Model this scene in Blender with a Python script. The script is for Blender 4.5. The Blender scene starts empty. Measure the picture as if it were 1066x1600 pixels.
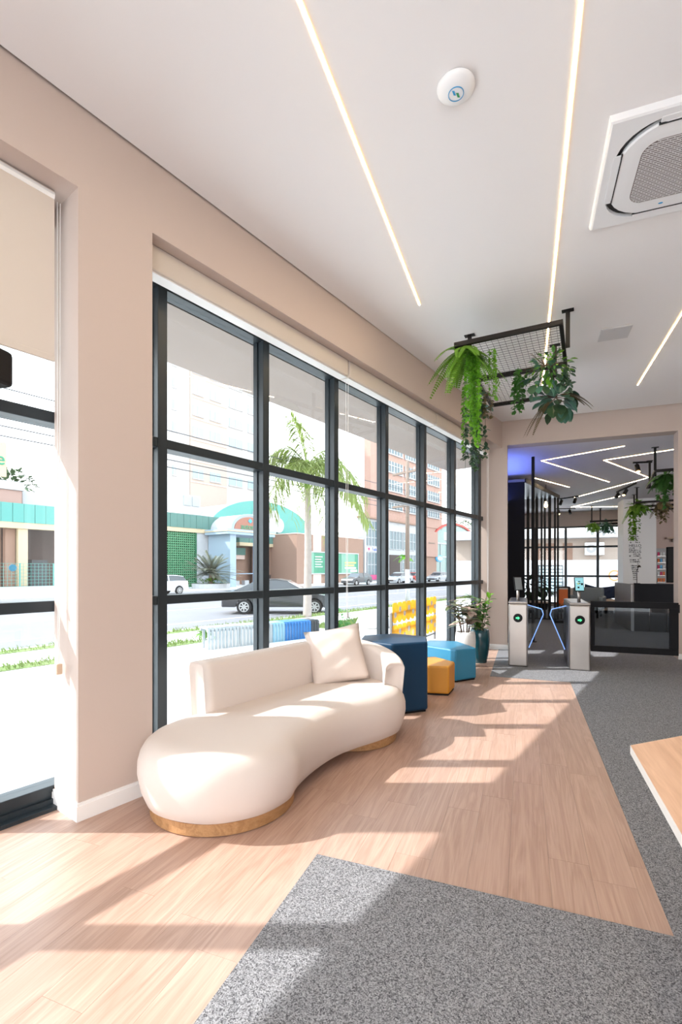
import bpy, bmesh, math, random
from mathutils import Vector, Matrix

# ------------------------------------------------------------------ camera, sky, sun, exposure
SC = bpy.context.scene
COL = SC.collection
PI = math.pi
R = math.radians
cam_d = bpy.data.cameras.new('camera')
cam = bpy.data.objects.new('camera', cam_d)
COL.objects.link(cam)
cam.location = (0, 0, 1.4)
cam.rotation_euler = (R(90), 0, R(20.9))
cam_d.sensor_fit = 'VERTICAL'
cam_d.sensor_height = 36
cam_d.sensor_width = 24
cam_d.lens = 750 / 1600 * 36
cam_d.shift_y = 90 / 1600
cam_d.clip_start = 0.05
cam_d.clip_end = 600
SC.camera = cam

SKY = 4.3
SUN = 7.0
SC.view_settings.view_transform = 'Standard'
SC.view_settings.look = 'None'
SC.view_settings.exposure = 0.27
SC.view_settings.gamma = 1.0
SC.view_settings.use_curve_mapping = False

world = bpy.data.worlds.new('sky')
SC.world = world
world.use_nodes = True
wn = world.node_tree
wn.nodes.clear()
w_out = wn.nodes.new('ShaderNodeOutputWorld')
w_bg = wn.nodes.new('ShaderNodeBackground')
w_tc = wn.nodes.new('ShaderNodeTexCoord')
w_sep = wn.nodes.new('ShaderNodeSeparateXYZ')
w_ramp = wn.nodes.new('ShaderNodeValToRGB')
w_ramp.color_ramp.elements[0].position = 0.0
w_ramp.color_ramp.elements[0].color = (1.0, 0.99, 0.98, 1)
w_ramp.color_ramp.elements[1].position = 0.8
w_ramp.color_ramp.elements[1].color = (0.72, 0.86, 1.0, 1)
wn.links.new(w_tc.outputs['Generated'], w_sep.inputs[0])
wn.links.new(w_sep.outputs[2], w_ramp.inputs[0])
wn.links.new(w_ramp.outputs[0], w_bg.inputs[0])
w_bg.inputs[1].default_value = SKY
wn.links.new(w_bg.outputs[0], w_out.inputs[0])

sun_d = bpy.data.lights.new('sun', 'SUN')
sun_d.energy = SUN
sun_d.angle = R(0.8)
sun_d.color = (1.0, 0.955, 0.93)
sun = bpy.data.objects.new('sun', sun_d)
COL.objects.link(sun)
sun.location = (-30, -10, 30)
sun.rotation_euler = Vector((0.934, 0.357, -0.865)).to_track_quat('-Z', 'Y').to_euler()

# ------------------------------------------------------------------ helpers
rnd = random.Random(7)
AX = R(15.9)
DX, DY = math.sin(AX), math.cos(AX)          # along the street facade
NX, NY = -math.cos(AX), math.sin(AX)         # outwards
def W(s, t, z=0.0):
    return (-2.32 + DX * s + NX * t, 1.974 + DY * s + NY * t, z)
FROT = -AX                                   # z rotation that turns +Y into the facade direction


class MB:
    def __init__(self, T=None):
        self.v, self.f, self.T = [], [], T

    def add(self, verts, faces):
        o = len(self.v)
        T = self.T
        self.v += [T(*p) for p in verts] if T else [tuple(p) for p in verts]
        self.f += [tuple(o + i for i in q) for q in faces]
        return self

    def box(self, x0, x1, y0, y1, z0, z1):
        v = [(x0, y0, z0), (x1, y0, z0), (x1, y1, z0), (x0, y1, z0), (x0, y0, z1), (x1, y0, z1), (x1, y1, z1), (x0, y1, z1)]
        return self.add(v, [(3, 2, 1, 0), (4, 5, 6, 7), (0, 1, 5, 4), (1, 2, 6, 5), (2, 3, 7, 6), (3, 0, 4, 7)])

    def prism(self, poly, z0, z1):
        n = len(poly)
        v = [(p[0], p[1], z0) for p in poly] + [(p[0], p[1], z1) for p in poly]
        f = [tuple(range(n - 1, -1, -1)), tuple(range(n, 2 * n))]
        f += [(i, (i + 1) % n, n + (i + 1) % n, n + i) for i in range(n)]
        return self.add(v, f)

    def loft(self, rings, cap=True, closed=True):
        n = len(rings[0])
        v = [p for r in rings for p in r]
        f = []
        for k in range(len(rings) - 1):
            for i in range(n if closed else n - 1):
                j = (i + 1) % n
                f.append((k * n + i, k * n + j, (k + 1) * n + j, (k + 1) * n + i))
        if cap:
            f.append(tuple(range(n - 1, -1, -1)))
            f.append(tuple((len(rings) - 1) * n + i for i in range(n)))
        return self.add(v, f)

    def lathe(self, prof, n=24, c=(0, 0, 0), cap=True):
        rings = [[(c[0] + r * math.cos(2 * PI * i / n), c[1] + r * math.sin(2 * PI * i / n), c[2] + z) for i in range(n)] for r, z in prof]
        return self.loft(rings, cap)

    def tube(self, path, r, n=6, r1=None):
        P = [Vector(p) for p in path]
        rings = []
        prev = None
        for i, p in enumerate(P):
            d = (P[min(i + 1, len(P) - 1)] - P[max(i - 1, 0)]).normalized()
            if prev is None:
                up = Vector((0, 0, 1)) if abs(d.z) < 0.9 else Vector((1, 0, 0))
                a = d.cross(up).normalized()
            else:
                a = (prev - d * prev.dot(d)).normalized()
            prev = a
            b = d.cross(a)
            rr = r if r1 is None else r + (r1 - r) * i / (len(P) - 1)
            rings.append([tuple(p + (a * math.cos(2 * PI * k / n) + b * math.sin(2 * PI * k / n)) * rr) for k in range(n)])
        return self.loft(rings)

    def leaf(self, base, d, up, L, wd, bend=0.3, fold=0.15):
        """one leaf: a folded, drooping blade"""
        b = Vector(base); d = Vector(d).normalized(); up = Vector(up)
        side = d.cross(up)
        if side.length < 1e-4:
            side = d.cross(Vector((1, 0, 0.01)))
        side.normalize(); up = side.cross(d).normalized()
        v = []
        for t, k in ((0, 0.08), (0.3, 0.85), (0.6, 1.0), (0.85, 0.6), (1.0, 0.0)):
            c = b + d * (L * t) - up * (bend * L * t * t)
            h = wd * 0.5 * k
            v += [tuple(c - side * h + up * fold * h), tuple(c), tuple(c + side * h + up * fold * h)]
        f = []
        for i in range(4):
            o = i * 3
            f += [(o, o + 1, o + 4, o + 3), (o + 1, o + 2, o + 5, o + 4)]
        return self.add(v, f)

    def build(self, name, mat, parent=None, smooth=False, bevel=0.0, seg=2, kind=None, label=None):
        me = bpy.data.meshes.new(name)
        me.from_pydata(self.v, [], self.f)
        me.materials.append(M[mat] if isinstance(mat, str) else mat)
        if smooth:
            for p in me.polygons:
                p.use_smooth = True
        me.update()
        o = bpy.data.objects.new(name, me)
        COL.objects.link(o)
        if parent is not None:
            o.parent = parent
        if bevel:
            b = o.modifiers.new('edge', 'BEVEL')
            b.width = bevel; b.segments = seg; b.limit_method = 'ANGLE'; b.angle_limit = R(40)
        if kind:
            o['kind'] = kind
        if label:
            o['label'] = label
        return o


def tag(o, label, cat, group=None, kind=None):
    o['label'] = label; o['category'] = cat
    if group: o['group'] = group
    if kind: o['kind'] = kind
    return o


def thing(name, label, cat, loc=(0, 0, 0), rz=0.0, group=None):
    o = bpy.data.objects.new(name, None)
    o.empty_display_size = 0.1
    COL.objects.link(o)
    o.location = loc
    o.rotation_euler = (0, 0, rz)
    return tag(o, label, cat, group)


def struct(o):
    o['kind'] = 'structure'
    return o


def setting(name, loc=(0, 0, 0), rz=0.0):
    o = bpy.data.objects.new(name, None)
    COL.objects.link(o)
    o.location = loc; o.rotation_euler = (0, 0, rz)
    o['kind'] = 'structure'
    return o


def copy_tree(o, parent=None):
    c = o.copy()
    COL.objects.link(c)
    if parent is not None:
        c.parent = parent
    for ch in list(o.children):
        copy_tree(ch, c)
    return c


def text(name, body, size, mat, parent, loc, rot, depth=0.002, align='CENTER'):
    cu = bpy.data.curves.new(name, 'FONT')
    cu.body = body; cu.size = size; cu.extrude = depth
    cu.align_x = align; cu.align_y = 'CENTER'
    cu.materials.append(M[mat])
    tmp = bpy.data.objects.new(name + '_src', cu)
    COL.objects.link(tmp)
    dg = bpy.context.evaluated_depsgraph_get()
    me = bpy.data.meshes.new_from_object(tmp.evaluated_get(dg))
    bpy.data.objects.remove(tmp)
    o = bpy.data.objects.new(name, me)
    COL.objects.link(o)
    o.location = loc; o.rotation_euler = rot
    if parent is not None: o.parent = parent
    return o


# ------------------------------------------------------------------ materials
M = {}


def mat(name, col, rough=0.6, metal=0.0, spec=None, var=0.0, vscale=3.0, bump=0.0, bscale=60.0, emit=None, estr=0.0, rand=0.0, coat=0.0, sss=0.0):
    m = bpy.data.materials.new(name)
    m.use_nodes = True
    nt = m.node_tree
    b = nt.nodes['Principled BSDF']
    b.inputs['Base Color'].default_value = (*col, 1)
    b.inputs['Roughness'].default_value = rough
    b.inputs['Metallic'].default_value = metal
    if spec is not None: b.inputs['Specular IOR Level'].default_value = spec
    if coat: b.inputs['Coat Weight'].default_value = coat
    tc = nt.nodes.new('ShaderNodeTexCoord')
    if var or rand:
        mix = nt.nodes.new('ShaderNodeHueSaturation')
        mix.inputs['Color'].default_value = (*col, 1)
        if var:
            n = nt.nodes.new('ShaderNodeTexNoise')
            n.inputs['Scale'].default_value = vscale
            n.inputs['Detail'].default_value = 4
            nt.links.new(tc.outputs['Object'], n.inputs['Vector'])
            mr = nt.nodes.new('ShaderNodeMapRange')
            mr.inputs['From Min'].default_value = 0.25; mr.inputs['From Max'].default_value = 0.75
            mr.inputs['To Min'].default_value = 1 - var; mr.inputs['To Max'].default_value = 1 + var
            nt.links.new(n.outputs['Fac'], mr.inputs['Value'])
            last = mr.outputs[0]
        if rand:
            oi = nt.nodes.new('ShaderNodeObjectInfo')
            mr2 = nt.nodes.new('ShaderNodeMapRange')
            mr2.inputs['To Min'].default_value = 1 - rand; mr2.inputs['To Max'].default_value = 1 + rand
            nt.links.new(oi.outputs['Random'], mr2.inputs['Value'])
            if var:
                mm = nt.nodes.new('ShaderNodeMath'); mm.operation = 'MULTIPLY'
                nt.links.new(last, mm.inputs[0]); nt.links.new(mr2.outputs[0], mm.inputs[1])
                last = mm.outputs[0]
            else:
                last = mr2.outputs[0]
        nt.links.new(last, mix.inputs['Value'])
        nt.links.new(mix.outputs[0], b.inputs['Base Color'])
    if bump:
        n2 = nt.nodes.new('ShaderNodeTexNoise')
        n2.inputs['Scale'].default_value = bscale
        n2.inputs['Detail'].default_value = 3
        nt.links.new(tc.outputs['Object'], n2.inputs['Vector'])
        bp = nt.nodes.new('ShaderNodeBump')
        bp.inputs['Strength'].default_value = bump
        bp.inputs['Distance'].default_value = 0.004
        nt.links.new(n2.outputs['Fac'], bp.inputs['Height'])
        nt.links.new(bp.outputs[0], b.inputs['Normal'])
    if emit:
        b.inputs['Emission Color'].default_value = (*emit, 1)
        b.inputs['Emission Strength'].default_value = estr
    M[name] = m
    return m


def glass_mat(name, tint, ior=1.45, rough=0.0):
    m = bpy.data.materials.new(name)
    m.use_nodes = True
    nt = m.node_tree
    nt.nodes.clear()
    out = nt.nodes.new('ShaderNodeOutputMaterial')
    tr = nt.nodes.new('ShaderNodeBsdfTransparent')
    tr.inputs[0].default_value = (*tint, 1)
    gl = nt.nodes.new('ShaderNodeBsdfGlossy')
    gl.inputs['Roughness'].default_value = rough
    fr = nt.nodes.new('ShaderNodeFresnel')
    ge = nt.nodes.new('ShaderNodeNewGeometry')
    io = nt.nodes.new('ShaderNodeMapRange')          # a thin sheet reflects alike on both of its faces
    io.inputs['To Min'].default_value = ior; io.inputs['To Max'].default_value = 1 / ior
    nt.links.new(ge.outputs['Backfacing'], io.inputs['Value'])
    nt.links.new(io.outputs[0], fr.inputs['IOR'])
    mx = nt.nodes.new('ShaderNodeMixShader')
    nt.links.new(fr.outputs[0], mx.inputs[0])
    nt.links.new(tr.outputs[0], mx.inputs[1])
    nt.links.new(gl.outputs[0], mx.inputs[2])
    nt.links.new(mx.outputs[0], out.inputs[0])
    M[name] = m
    return m


def wood_mat(name, dark, light, rough=0.4, axis='Y', fine=42.0, rand=0.1):
    m = bpy.data.materials.new(name)
    m.use_nodes = True
    nt = m.node_tree
    N = nt.nodes.new
    b = nt.nodes['Principled BSDF']
    b.inputs['Roughness'].default_value = rough
    tc = N('ShaderNodeTexCoord'); oi = N('ShaderNodeObjectInfo')
    add = N('ShaderNodeVectorMath'); add.operation = 'ADD'
    sc = N('ShaderNodeVectorMath'); sc.operation = 'SCALE'
    cx = N('ShaderNodeCombineXYZ')
    nt.links.new(oi.outputs['Random'], cx.inputs[0]); nt.links.new(oi.outputs['Random'], cx.inputs[1])
    nt.links.new(cx.outputs[0], sc.inputs[0]); sc.inputs['Scale'].default_value = 37.0
    nt.links.new(tc.outputs['Object'], add.inputs[0]); nt.links.new(sc.outputs[0], add.inputs[1])
    def noise(scale, sx, sy, detail, dist=0.0):
        mp = N('ShaderNodeMapping')
        mp.inputs['Scale'].default_value = (sx, sy, sx) if axis == 'Y' else (sy, sx, sx)
        n = N('ShaderNodeTexNoise')
        n.inputs['Scale'].default_value = scale; n.inputs['Detail'].default_value = detail
        n.inputs['Distortion'].default_value = dist
        nt.links.new(add.outputs[0], mp.inputs[0]); nt.links.new(mp.outputs[0], n.inputs['Vector'])
        return n
    n1 = noise(1.0, 9.0, 0.8, 5, 1.2)
    n2 = noise(1.0, fine * 3, 3.0, 3)
    # cathedral grain rings out of the broad noise
    mul = N('ShaderNodeMath'); mul.operation = 'MULTIPLY'; mul.inputs[1].default_value = 9.0
    nt.links.new(n1.outputs['Fac'], mul.inputs[0])
    fr = N('ShaderNodeMath'); fr.operation = 'PINGPONG'; fr.inputs[1].default_value = 1.0
    nt.links.new(mul.outputs[0], fr.inputs[0])
    a1 = N('ShaderNodeMath'); a1.operation = 'MULTIPLY_ADD'; a1.inputs[1].default_value = 0.33
    nt.links.new(fr.outputs[0], a1.inputs[0])
    m2 = N('ShaderNodeMath'); m2.operation = 'MULTIPLY'; m2.inputs[1].default_value = 0.75
    nt.links.new(n2.outputs['Fac'], m2.inputs[0]); nt.links.new(m2.outputs[0], a1.inputs[2])
    rp = N('ShaderNodeValToRGB')
    rp.color_ramp.elements[0].position = 0.2; rp.color_ramp.elements[0].color = (*dark, 1)
    rp.color_ramp.elements[1].position = 0.8; rp.color_ramp.elements[1].color = (*light, 1)
    nt.links.new(a1.outputs[0], rp.inputs[0])
    hs = N('ShaderNodeHueSaturation')
    mr = N('ShaderNodeMapRange'); mr.inputs['To Min'].default_value = 1 - rand; mr.inputs['To Max'].default_value = 1 + rand
    nt.links.new(oi.outputs['Random'], mr.inputs['Value']); nt.links.new(mr.outputs[0], hs.inputs['Value'])
    nt.links.new(rp.outputs[0], hs.inputs['Color']); nt.links.new(hs.outputs[0], b.inputs['Base Color'])
    bp = N('ShaderNodeBump'); bp.inputs['Strength'].default_value = 0.06; bp.inputs['Distance'].default_value = 0.002
    nt.links.new(n2.outputs['Fac'], bp.inputs['Height']); nt.links.new(bp.outputs[0], b.inputs['Normal'])
    M[name] = m


def carpet_mat(name, dark, light):
    m = bpy.data.materials.new(name)
    m.use_nodes = True
    nt = m.node_tree
    N = nt.nodes.new
    b = nt.nodes['Principled BSDF']
    b.inputs['Roughness'].default_value = 0.95
    b.inputs['Specular IOR Level'].default_value = 0.1
    tc = N('ShaderNodeTexCoord')
    vo = N('ShaderNodeTexVoronoi'); vo.inputs['Scale'].default_value = 260.0
    n = N('ShaderNodeTexNoise'); n.inputs['Scale'].default_value = 90.0; n.inputs['Detail'].default_value = 4; n.inputs['Roughness'].default_value = 0.75
    nb = N('ShaderNodeTexNoise'); nb.inputs['Scale'].default_value = 5.0
    for q in (vo, n, nb): nt.links.new(tc.outputs['Object'], q.inputs['Vector'])
    sp = N('ShaderNodeSeparateColor')
    nt.links.new(vo.outputs['Color'], sp.inputs[0])
    a = N('ShaderNodeMath'); a.operation = 'MULTIPLY_ADD'; a.inputs[1].default_value = 0.6
    nt.links.new(sp.outputs[0], a.inputs[0])
    a2 = N('ShaderNodeMath'); a2.operation = 'MULTIPLY_ADD'; a2.inputs[1].default_value = 0.55; a2.inputs[2].default_value = -0.08
    nt.links.new(n.outputs['Fac'], a2.inputs[0]); nt.links.new(a2.outputs[0], a.inputs[2])
    rp = N('ShaderNodeValToRGB')
    rp.color_ramp.elements[0].position = 0.15; rp.color_ramp.elements[0].color = (*dark, 1)
    rp.color_ramp.elements[1].position = 0.95; rp.color_ramp.elements[1].color = (*light, 1)
    nt.links.new(a.outputs[0], rp.inputs[0])
    nt.links.new(rp.outputs[0], b.inputs['Base Color'])
    bp = N('ShaderNodeBump'); bp.inputs['Strength'].default_value = 0.5; bp.inputs['Distance'].default_value = 0.004
    nt.links.new(a.outputs[0], bp.inputs['Height']); nt.links.new(bp.outputs[0], b.inputs['Normal'])
    M[name] = m


mat('wall_paint', (0.555, 0.457, 0.405), 0.75, bump=0.03, bscale=120)
mat('ceiling_paint', (0.84, 0.815, 0.81), 0.8)
mat('trim_white', (0.85, 0.84, 0.83), 0.5)
mat('shadow_gap', (0.12, 0.10, 0.09), 0.9)
mat('black_alu', (0.018, 0.027, 0.034), 0.36, spec=0.5)
mat('black_metal', (0.012, 0.010, 0.010), 0.5, spec=0.2)
mat('black_board', (0.008, 0.008, 0.010), 0.6, spec=0.15)
mat('blind', (0.74, 0.66, 0.585), 0.85)
mat('cord_beige', (0.6, 0.45, 0.33), 0.6)
glass_mat('glass', (0.93, 0.95, 0.95))
glass_mat('glass_dark', (0.62, 0.66, 0.68))
wood_mat('oak_floor', (0.385, 0.238, 0.175), (0.535, 0.36, 0.285), 0.36, rand=0.035)
wood_mat('table_wood', (0.62, 0.36, 0.22), (0.82, 0.54, 0.37), 0.4, fine=20, rand=0.0)
wood_mat('plinth_wood', (0.30, 0.145, 0.055), (0.46, 0.25, 0.11), 0.5, rand=0.0)
carpet_mat('carpet', (0.05, 0.05, 0.057), (0.46, 0.46, 0.48))
mat('screed', (0.2, 0.19, 0.18), 0.9)
mat('fabric', (0.68, 0.595, 0.545), 0.95, spec=0.15, bump=0.25, bscale=420)
mat('fabric_pillow', (0.67, 0.575, 0.52), 0.95, spec=0.15, bump=0.2, bscale=300)
mat('navy_vinyl', (0.005, 0.036, 0.085), 0.45, spec=0.25, bump=0.05, bscale=300)
mat('sky_vinyl', (0.022, 0.20, 0.35), 0.42, bump=0.05, bscale=300)
mat('yellow_vinyl', (0.62, 0.26, 0.02), 0.5, bump=0.05, bscale=300)
mat('pot_white', (0.8, 0.78, 0.76), 0.4)
mat('pot_teal', (0.004, 0.055, 0.075), 0.15, coat=0.4)
mat('soil', (0.04, 0.025, 0.018), 0.95)
mat('leaf_pink', (0.50, 0.36, 0.30), 0.5, rand=0.3)
mat('leaf_cream', (0.42, 0.44, 0.30), 0.5, rand=0.35)
mat('leaf_olive', (0.085, 0.105, 0.05), 0.4, rand=0.35)
mat('leaf_bright', (0.17, 0.42, 0.03), 0.5, rand=0.25)
mat('leaf_fern', (0.14, 0.30, 0.025), 0.55, rand=0.25)
mat('leaf_green', (0.06, 0.19, 0.035), 0.5, rand=0.3)
mat('leaf_dark', (0.035, 0.085, 0.035), 0.45, rand=0.3)
mat('leaf_teal', (0.045, 0.135, 0.085), 0.45, rand=0.25)
mat('leaf_brown', (0.16, 0.12, 0.05), 0.6, rand=0.2)
mat('stem', (0.12, 0.07, 0.04), 0.7)
mat('led_warm', (1, 0.85, 0.6), 0.5, emit=(1.0, 0.62, 0.22), estr=1.15)
mat('led_core', (1, 0.95, 0.8), 0.5, emit=(1.0, 0.80, 0.52), estr=105.0)
mat('led_soft', (1, 0.95, 0.8), 0.5, emit=(1.0, 0.80, 0.55), estr=55.0)
mat('led_blue', (0.3, 0.5, 1), 0.5, emit=(0.22, 0.42, 1.0), estr=1.6)
mat('lamp_glow', (1, 0.8, 0.5), 0.5, emit=(1.0, 0.6, 0.25), estr=14.0)
mat('led_green', (0.05, 0.6, 0.2), 0.5, emit=(0.05, 0.8, 0.25), estr=1.4)
mat('plastic_white', (0.83, 0.83, 0.84), 0.35)
mat('plastic_vent', (0.62, 0.60, 0.60), 0.5)
mat('logo_blue', (0.03, 0.32, 0.62), 0.4)
mat('logo_green', (0.03, 0.30, 0.12), 0.4)
mat('dark_slot', (0.02, 0.02, 0.022), 0.6)
mat('grille_dark', (0.16, 0.12, 0.115), 0.8)
mat('steel', (0.38, 0.35, 0.33), 0.36, metal=0.9, var=0.05, vscale=4)
mat('steel_dark', (0.2, 0.2, 0.22), 0.3, metal=0.8)
mat('screen', (0.05, 0.08, 0.1), 0.2)
mat('screen_lit', (0.2, 0.45, 0.5), 0.3, emit=(0.25, 0.55, 0.62), estr=0.6)
mat('screen_white', (0.8, 0.8, 0.8), 0.3, emit=(0.8, 0.85, 0.9), estr=0.8)
mat('grey_laminate', (0.40, 0.385, 0.38), 0.5)
mat('dark_laminate', (0.035, 0.033, 0.034), 0.45)
mat('navy_fabric', (0.015, 0.025, 0.06), 0.9)
mat('grey_fabric', (0.22, 0.25, 0.27), 0.9)
mat('pale_wood', (0.58, 0.42, 0.3), 0.5)
mat('orange', (0.75, 0.2, 0.06), 0.7)
mat('pink_paint', (0.62, 0.47, 0.41), 0.8)
mat('ceiling_lounge', (0.80, 0.76, 0.78), 0.8)
mat('decal_dark', (0.05, 0.05, 0.055), 0.7)
# outdoors
mat('concrete', (0.70, 0.69, 0.675), 0.9, var=0.05, vscale=0.8)
mat('asphalt', (0.165, 0.16, 0.17), 0.9, var=0.08, vscale=0.5)
mat('kerb', (0.52, 0.51, 0.49), 0.9)
mat('road_paint', (0.55, 0.55, 0.55), 0.8)
mat('grass', (0.22, 0.29, 0.10), 0.95, var=0.25, vscale=9)
mat('canopy', (0.33, 0.275, 0.245), 0.8)
mat('teal_sheet', (0.075, 0.17, 0.145), 0.6, var=0.06)
mat('teal_light', (0.085, 0.29, 0.255), 0.6)
mat('cream_trim', (0.50, 0.40, 0.26), 0.7)
mat('green_block', (0.085, 0.25, 0.125), 0.7, rand=0.25)
mat('green_dark', (0.02, 0.11, 0.05), 0.8)
mat('white_wall', (0.42, 0.42, 0.43), 0.8, var=0.04)
mat('blue_white', (0.29, 0.37, 0.45), 0.7)
mat('blue_post', (0.08, 0.27, 0.52), 0.6)
mat('brown_wall', (0.27, 0.165, 0.12), 0.8, var=0.05)
mat('brown_dark', (0.07, 0.05, 0.045), 0.8)
mat('sign_brown', (0.30, 0.13, 0.09), 0.7)
mat('mural_green', (0.05, 0.23, 0.135), 0.6, var=0.12, vscale=0.6)
mat('mural_pale', (0.16, 0.32, 0.24), 0.6)
mat('text_yellow', (0.55, 0.60, 0.15), 0.6)
mat('text_white', (0.7, 0.7, 0.7), 0.6)
mat('text_green', (0.02, 0.25, 0.14), 0.6)
mat('text_blue', (0.01, 0.06, 0.35), 0.6)
mat('text_red', (0.6, 0.04, 0.14), 0.6)
mat('pink_tower', (0.36, 0.225, 0.18), 0.85, var=0.04)
mat('pale_tower', (0.44, 0.42, 0.40), 0.85, var=0.03)
mat('peach_tower', (0.42, 0.345, 0.295), 0.85, var=0.03)
mat('ext_window', (0.10, 0.15, 0.17), 0.25, spec=0.6)
mat('ext_window_pale', (0.30, 0.40, 0.44), 0.3)
mat('red_awning', (0.42, 0.06, 0.045), 0.7)
mat('magenta', (0.45, 0.05, 0.16), 0.7)
mat('house_glass', (0.15, 0.24, 0.225), 0.2)
mat('car_black', (0.02, 0.022, 0.026), 0.2, coat=0.6)
mat('car_grey', (0.05, 0.055, 0.06), 0.25, coat=0.5)
mat('car_silver', (0.34, 0.36, 0.38), 0.25, metal=0.3, coat=0.5)
mat('car_white', (0.66, 0.66, 0.67), 0.25, coat=0.5)
mat('car_glass', (0.035, 0.045, 0.055), 0.08, spec=0.8)
mat('tyre', (0.015, 0.015, 0.016), 0.8)
mat('rim', (0.5, 0.5, 0.5), 0.35, metal=0.6)
mat('tail_red', (0.4, 0.015, 0.01), 0.3)
mat('headlight', (0.7, 0.72, 0.75), 0.15)
mat('palm_trunk', (0.33, 0.28, 0.25), 0.9, var=0.12, vscale=6)
mat('palm_leaf', (0.24, 0.30, 0.08), 0.6, rand=0.25)
mat('palm_grey', (0.19, 0.20, 0.14), 0.7, rand=0.25)
mat('pole_wood', (0.20, 0.15, 0.12), 0.9)
mat('cable', (0.05, 0.05, 0.06), 0.6)
mat('slat_white', (0.45, 0.49, 0.51), 0.6)
mat('slat_pale', (0.22, 0.40, 0.50), 0.6)
mat('slat_blue', (0.025, 0.16, 0.42), 0.5)
mat('slat_dark', (0.05, 0.055, 0.06), 0.6)
mat('yellow_board', (0.90, 0.60, 0.10), 0.6, rand=0.12)
mat('tube_grey', (0.22, 0.20, 0.19), 0.5, metal=0.4)
mat('sticker_blue', (0.10, 0.42, 0.70), 0.5)
mat('pink_wall', (0.36, 0.235, 0.20), 0.8)
mat('roof_grey', (0.42, 0.40, 0.39), 0.8)
mat('ac_grey', (0.40, 0.40, 0.40), 0.6)
mat('tree_leaf', (0.07, 0.12, 0.05), 0.8, rand=0.2)

def translucent(name, w):
    """light also passes through thin leaves and thin plastic boards"""
    nt = M[name].node_tree
    b = nt.nodes['Principled BSDF']
    out = [n for n in nt.nodes if n.type == 'OUTPUT_MATERIAL'][0]
    tr = nt.nodes.new('ShaderNodeBsdfTranslucent')
    if b.inputs['Base Color'].is_linked:
        nt.links.new(b.inputs['Base Color'].links[0].from_socket, tr.inputs[0])
    else:
        tr.inputs[0].default_value = b.inputs['Base Color'].default_value
    mx = nt.nodes.new('ShaderNodeMixShader')
    mx.inputs[0].default_value = w
    nt.links.new(b.outputs[0], mx.inputs[1]); nt.links.new(tr.outputs[0], mx.inputs[2])
    nt.links.new(mx.outputs[0], out.inputs[0])
for nm, w in (('leaf_fern', 0.4), ('leaf_bright', 0.4), ('leaf_green', 0.35), ('leaf_cream', 0.3), ('leaf_pink', 0.3), ('palm_leaf', 0.5), ('palm_grey', 0.3), ('yellow_board', 0.65), ('blind', 0.18), ('slat_white', 0.3), ('grass', 0.3)):
    translucent(nm, w)

# ------------------------------------------------------------------ room shell
T_IN, T_GL, T_OUT = 0.30, 0.38, 0.43
Z_CEIL = 3.98

fl_ = MB().prism([W(-5.5, 0.45)[:2], (4.5, -3.3), (4.5, 9.0), W(7.45, 0.45)[:2]], -0.15, -0.006)
fl_.box(-0.72, 8.2, 9.0, 20.2, -0.15, -0.006)
floor = struct(fl_.build('floor', 'screed'))
carpet = MB()
for b in ((-0.95, 4.3, -3.1, 2.16), (0.535, 4.3, 2.16, 6.58), (-0.42, 4.3, 6.58, 8.95), (-0.5, 8.0, 8.95, 20.0), (-3.6, -0.95, -3.1, -0.25)):
    carpet.box(b[0], b[1], b[2], b[3], -0.006, 0.004)
carpet.build('carpet', 'carpet', floor)


def clip(poly, a, b, c):
    """keep the side a*x + b*y <= c"""
    out = []
    for i in range(len(poly)):
        p, q = poly[i], poly[(i + 1) % len(poly)]
        dp, dq = a * p[0] + b * p[1] - c, a * q[0] + b * q[1] - c
        if dp <= 0: out.append(p)
        if (dp < 0 < dq) or (dq < 0 < dp):
            k = dp / (dp - dq)
            out.append((p[0] + (q[0] - p[0]) * k, p[1] + (q[1] - p[1]) * k))
    return out


PW, PL, GAP = 0.1767, 1.22, 0.0004
c_fac = NX * -2.32 + NY * 1.974 + 0.27
for i in range(-14, 10):
    x0 = -0.95 + i * PW
    x1 = min(x0 + PW, 0.535)
    if x1 - x0 < 0.02: continue
    ya = -0.25 if x1 <= -0.949 else 2.16
    yb = 8.95 if x1 <= -0.419 else 6.58
    y = ya - rnd.random() * PL
    while y < yb:
        lo, hi = max(y, ya), min(y + PL, yb)
        y += PL
        if hi - lo < 0.03: continue
        g = GAP
        poly = clip([(x0 + g, lo + g), (x1 - g, lo + g), (x1 - g, hi - g), (x0 + g, hi - g)], NX, NY, c_fac)
        if len(poly) < 3: continue
        MB().prism(poly, -0.006, rnd.uniform(-0.0002, 0.0)).build('plank', 'oak_floor', floor)

# ceiling with a shadow gap along the facade and the end wall
cp = [W(-5.25, -0.03)[:2], (4.25, -3.1), (4.25, 8.825), (-0.37, 8.825)]
ceiling = struct(MB().prism(cp, Z_CEIL, 4.06).build('ceiling', 'ceiling_paint'))
struct(MB().prism([W(-5.6, 0.46)[:2], (4.5, -3.4), (4.5, 9.2), W(7.75, 0.46)[:2]], 4.30, 4.42).build('roof', 'shadow_gap'))
struct(MB().box(-0.6, 8.2, 9.0, 20.3, 3.58, 3.66).build('ceiling_lounge', 'ceiling_lounge'))

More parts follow.
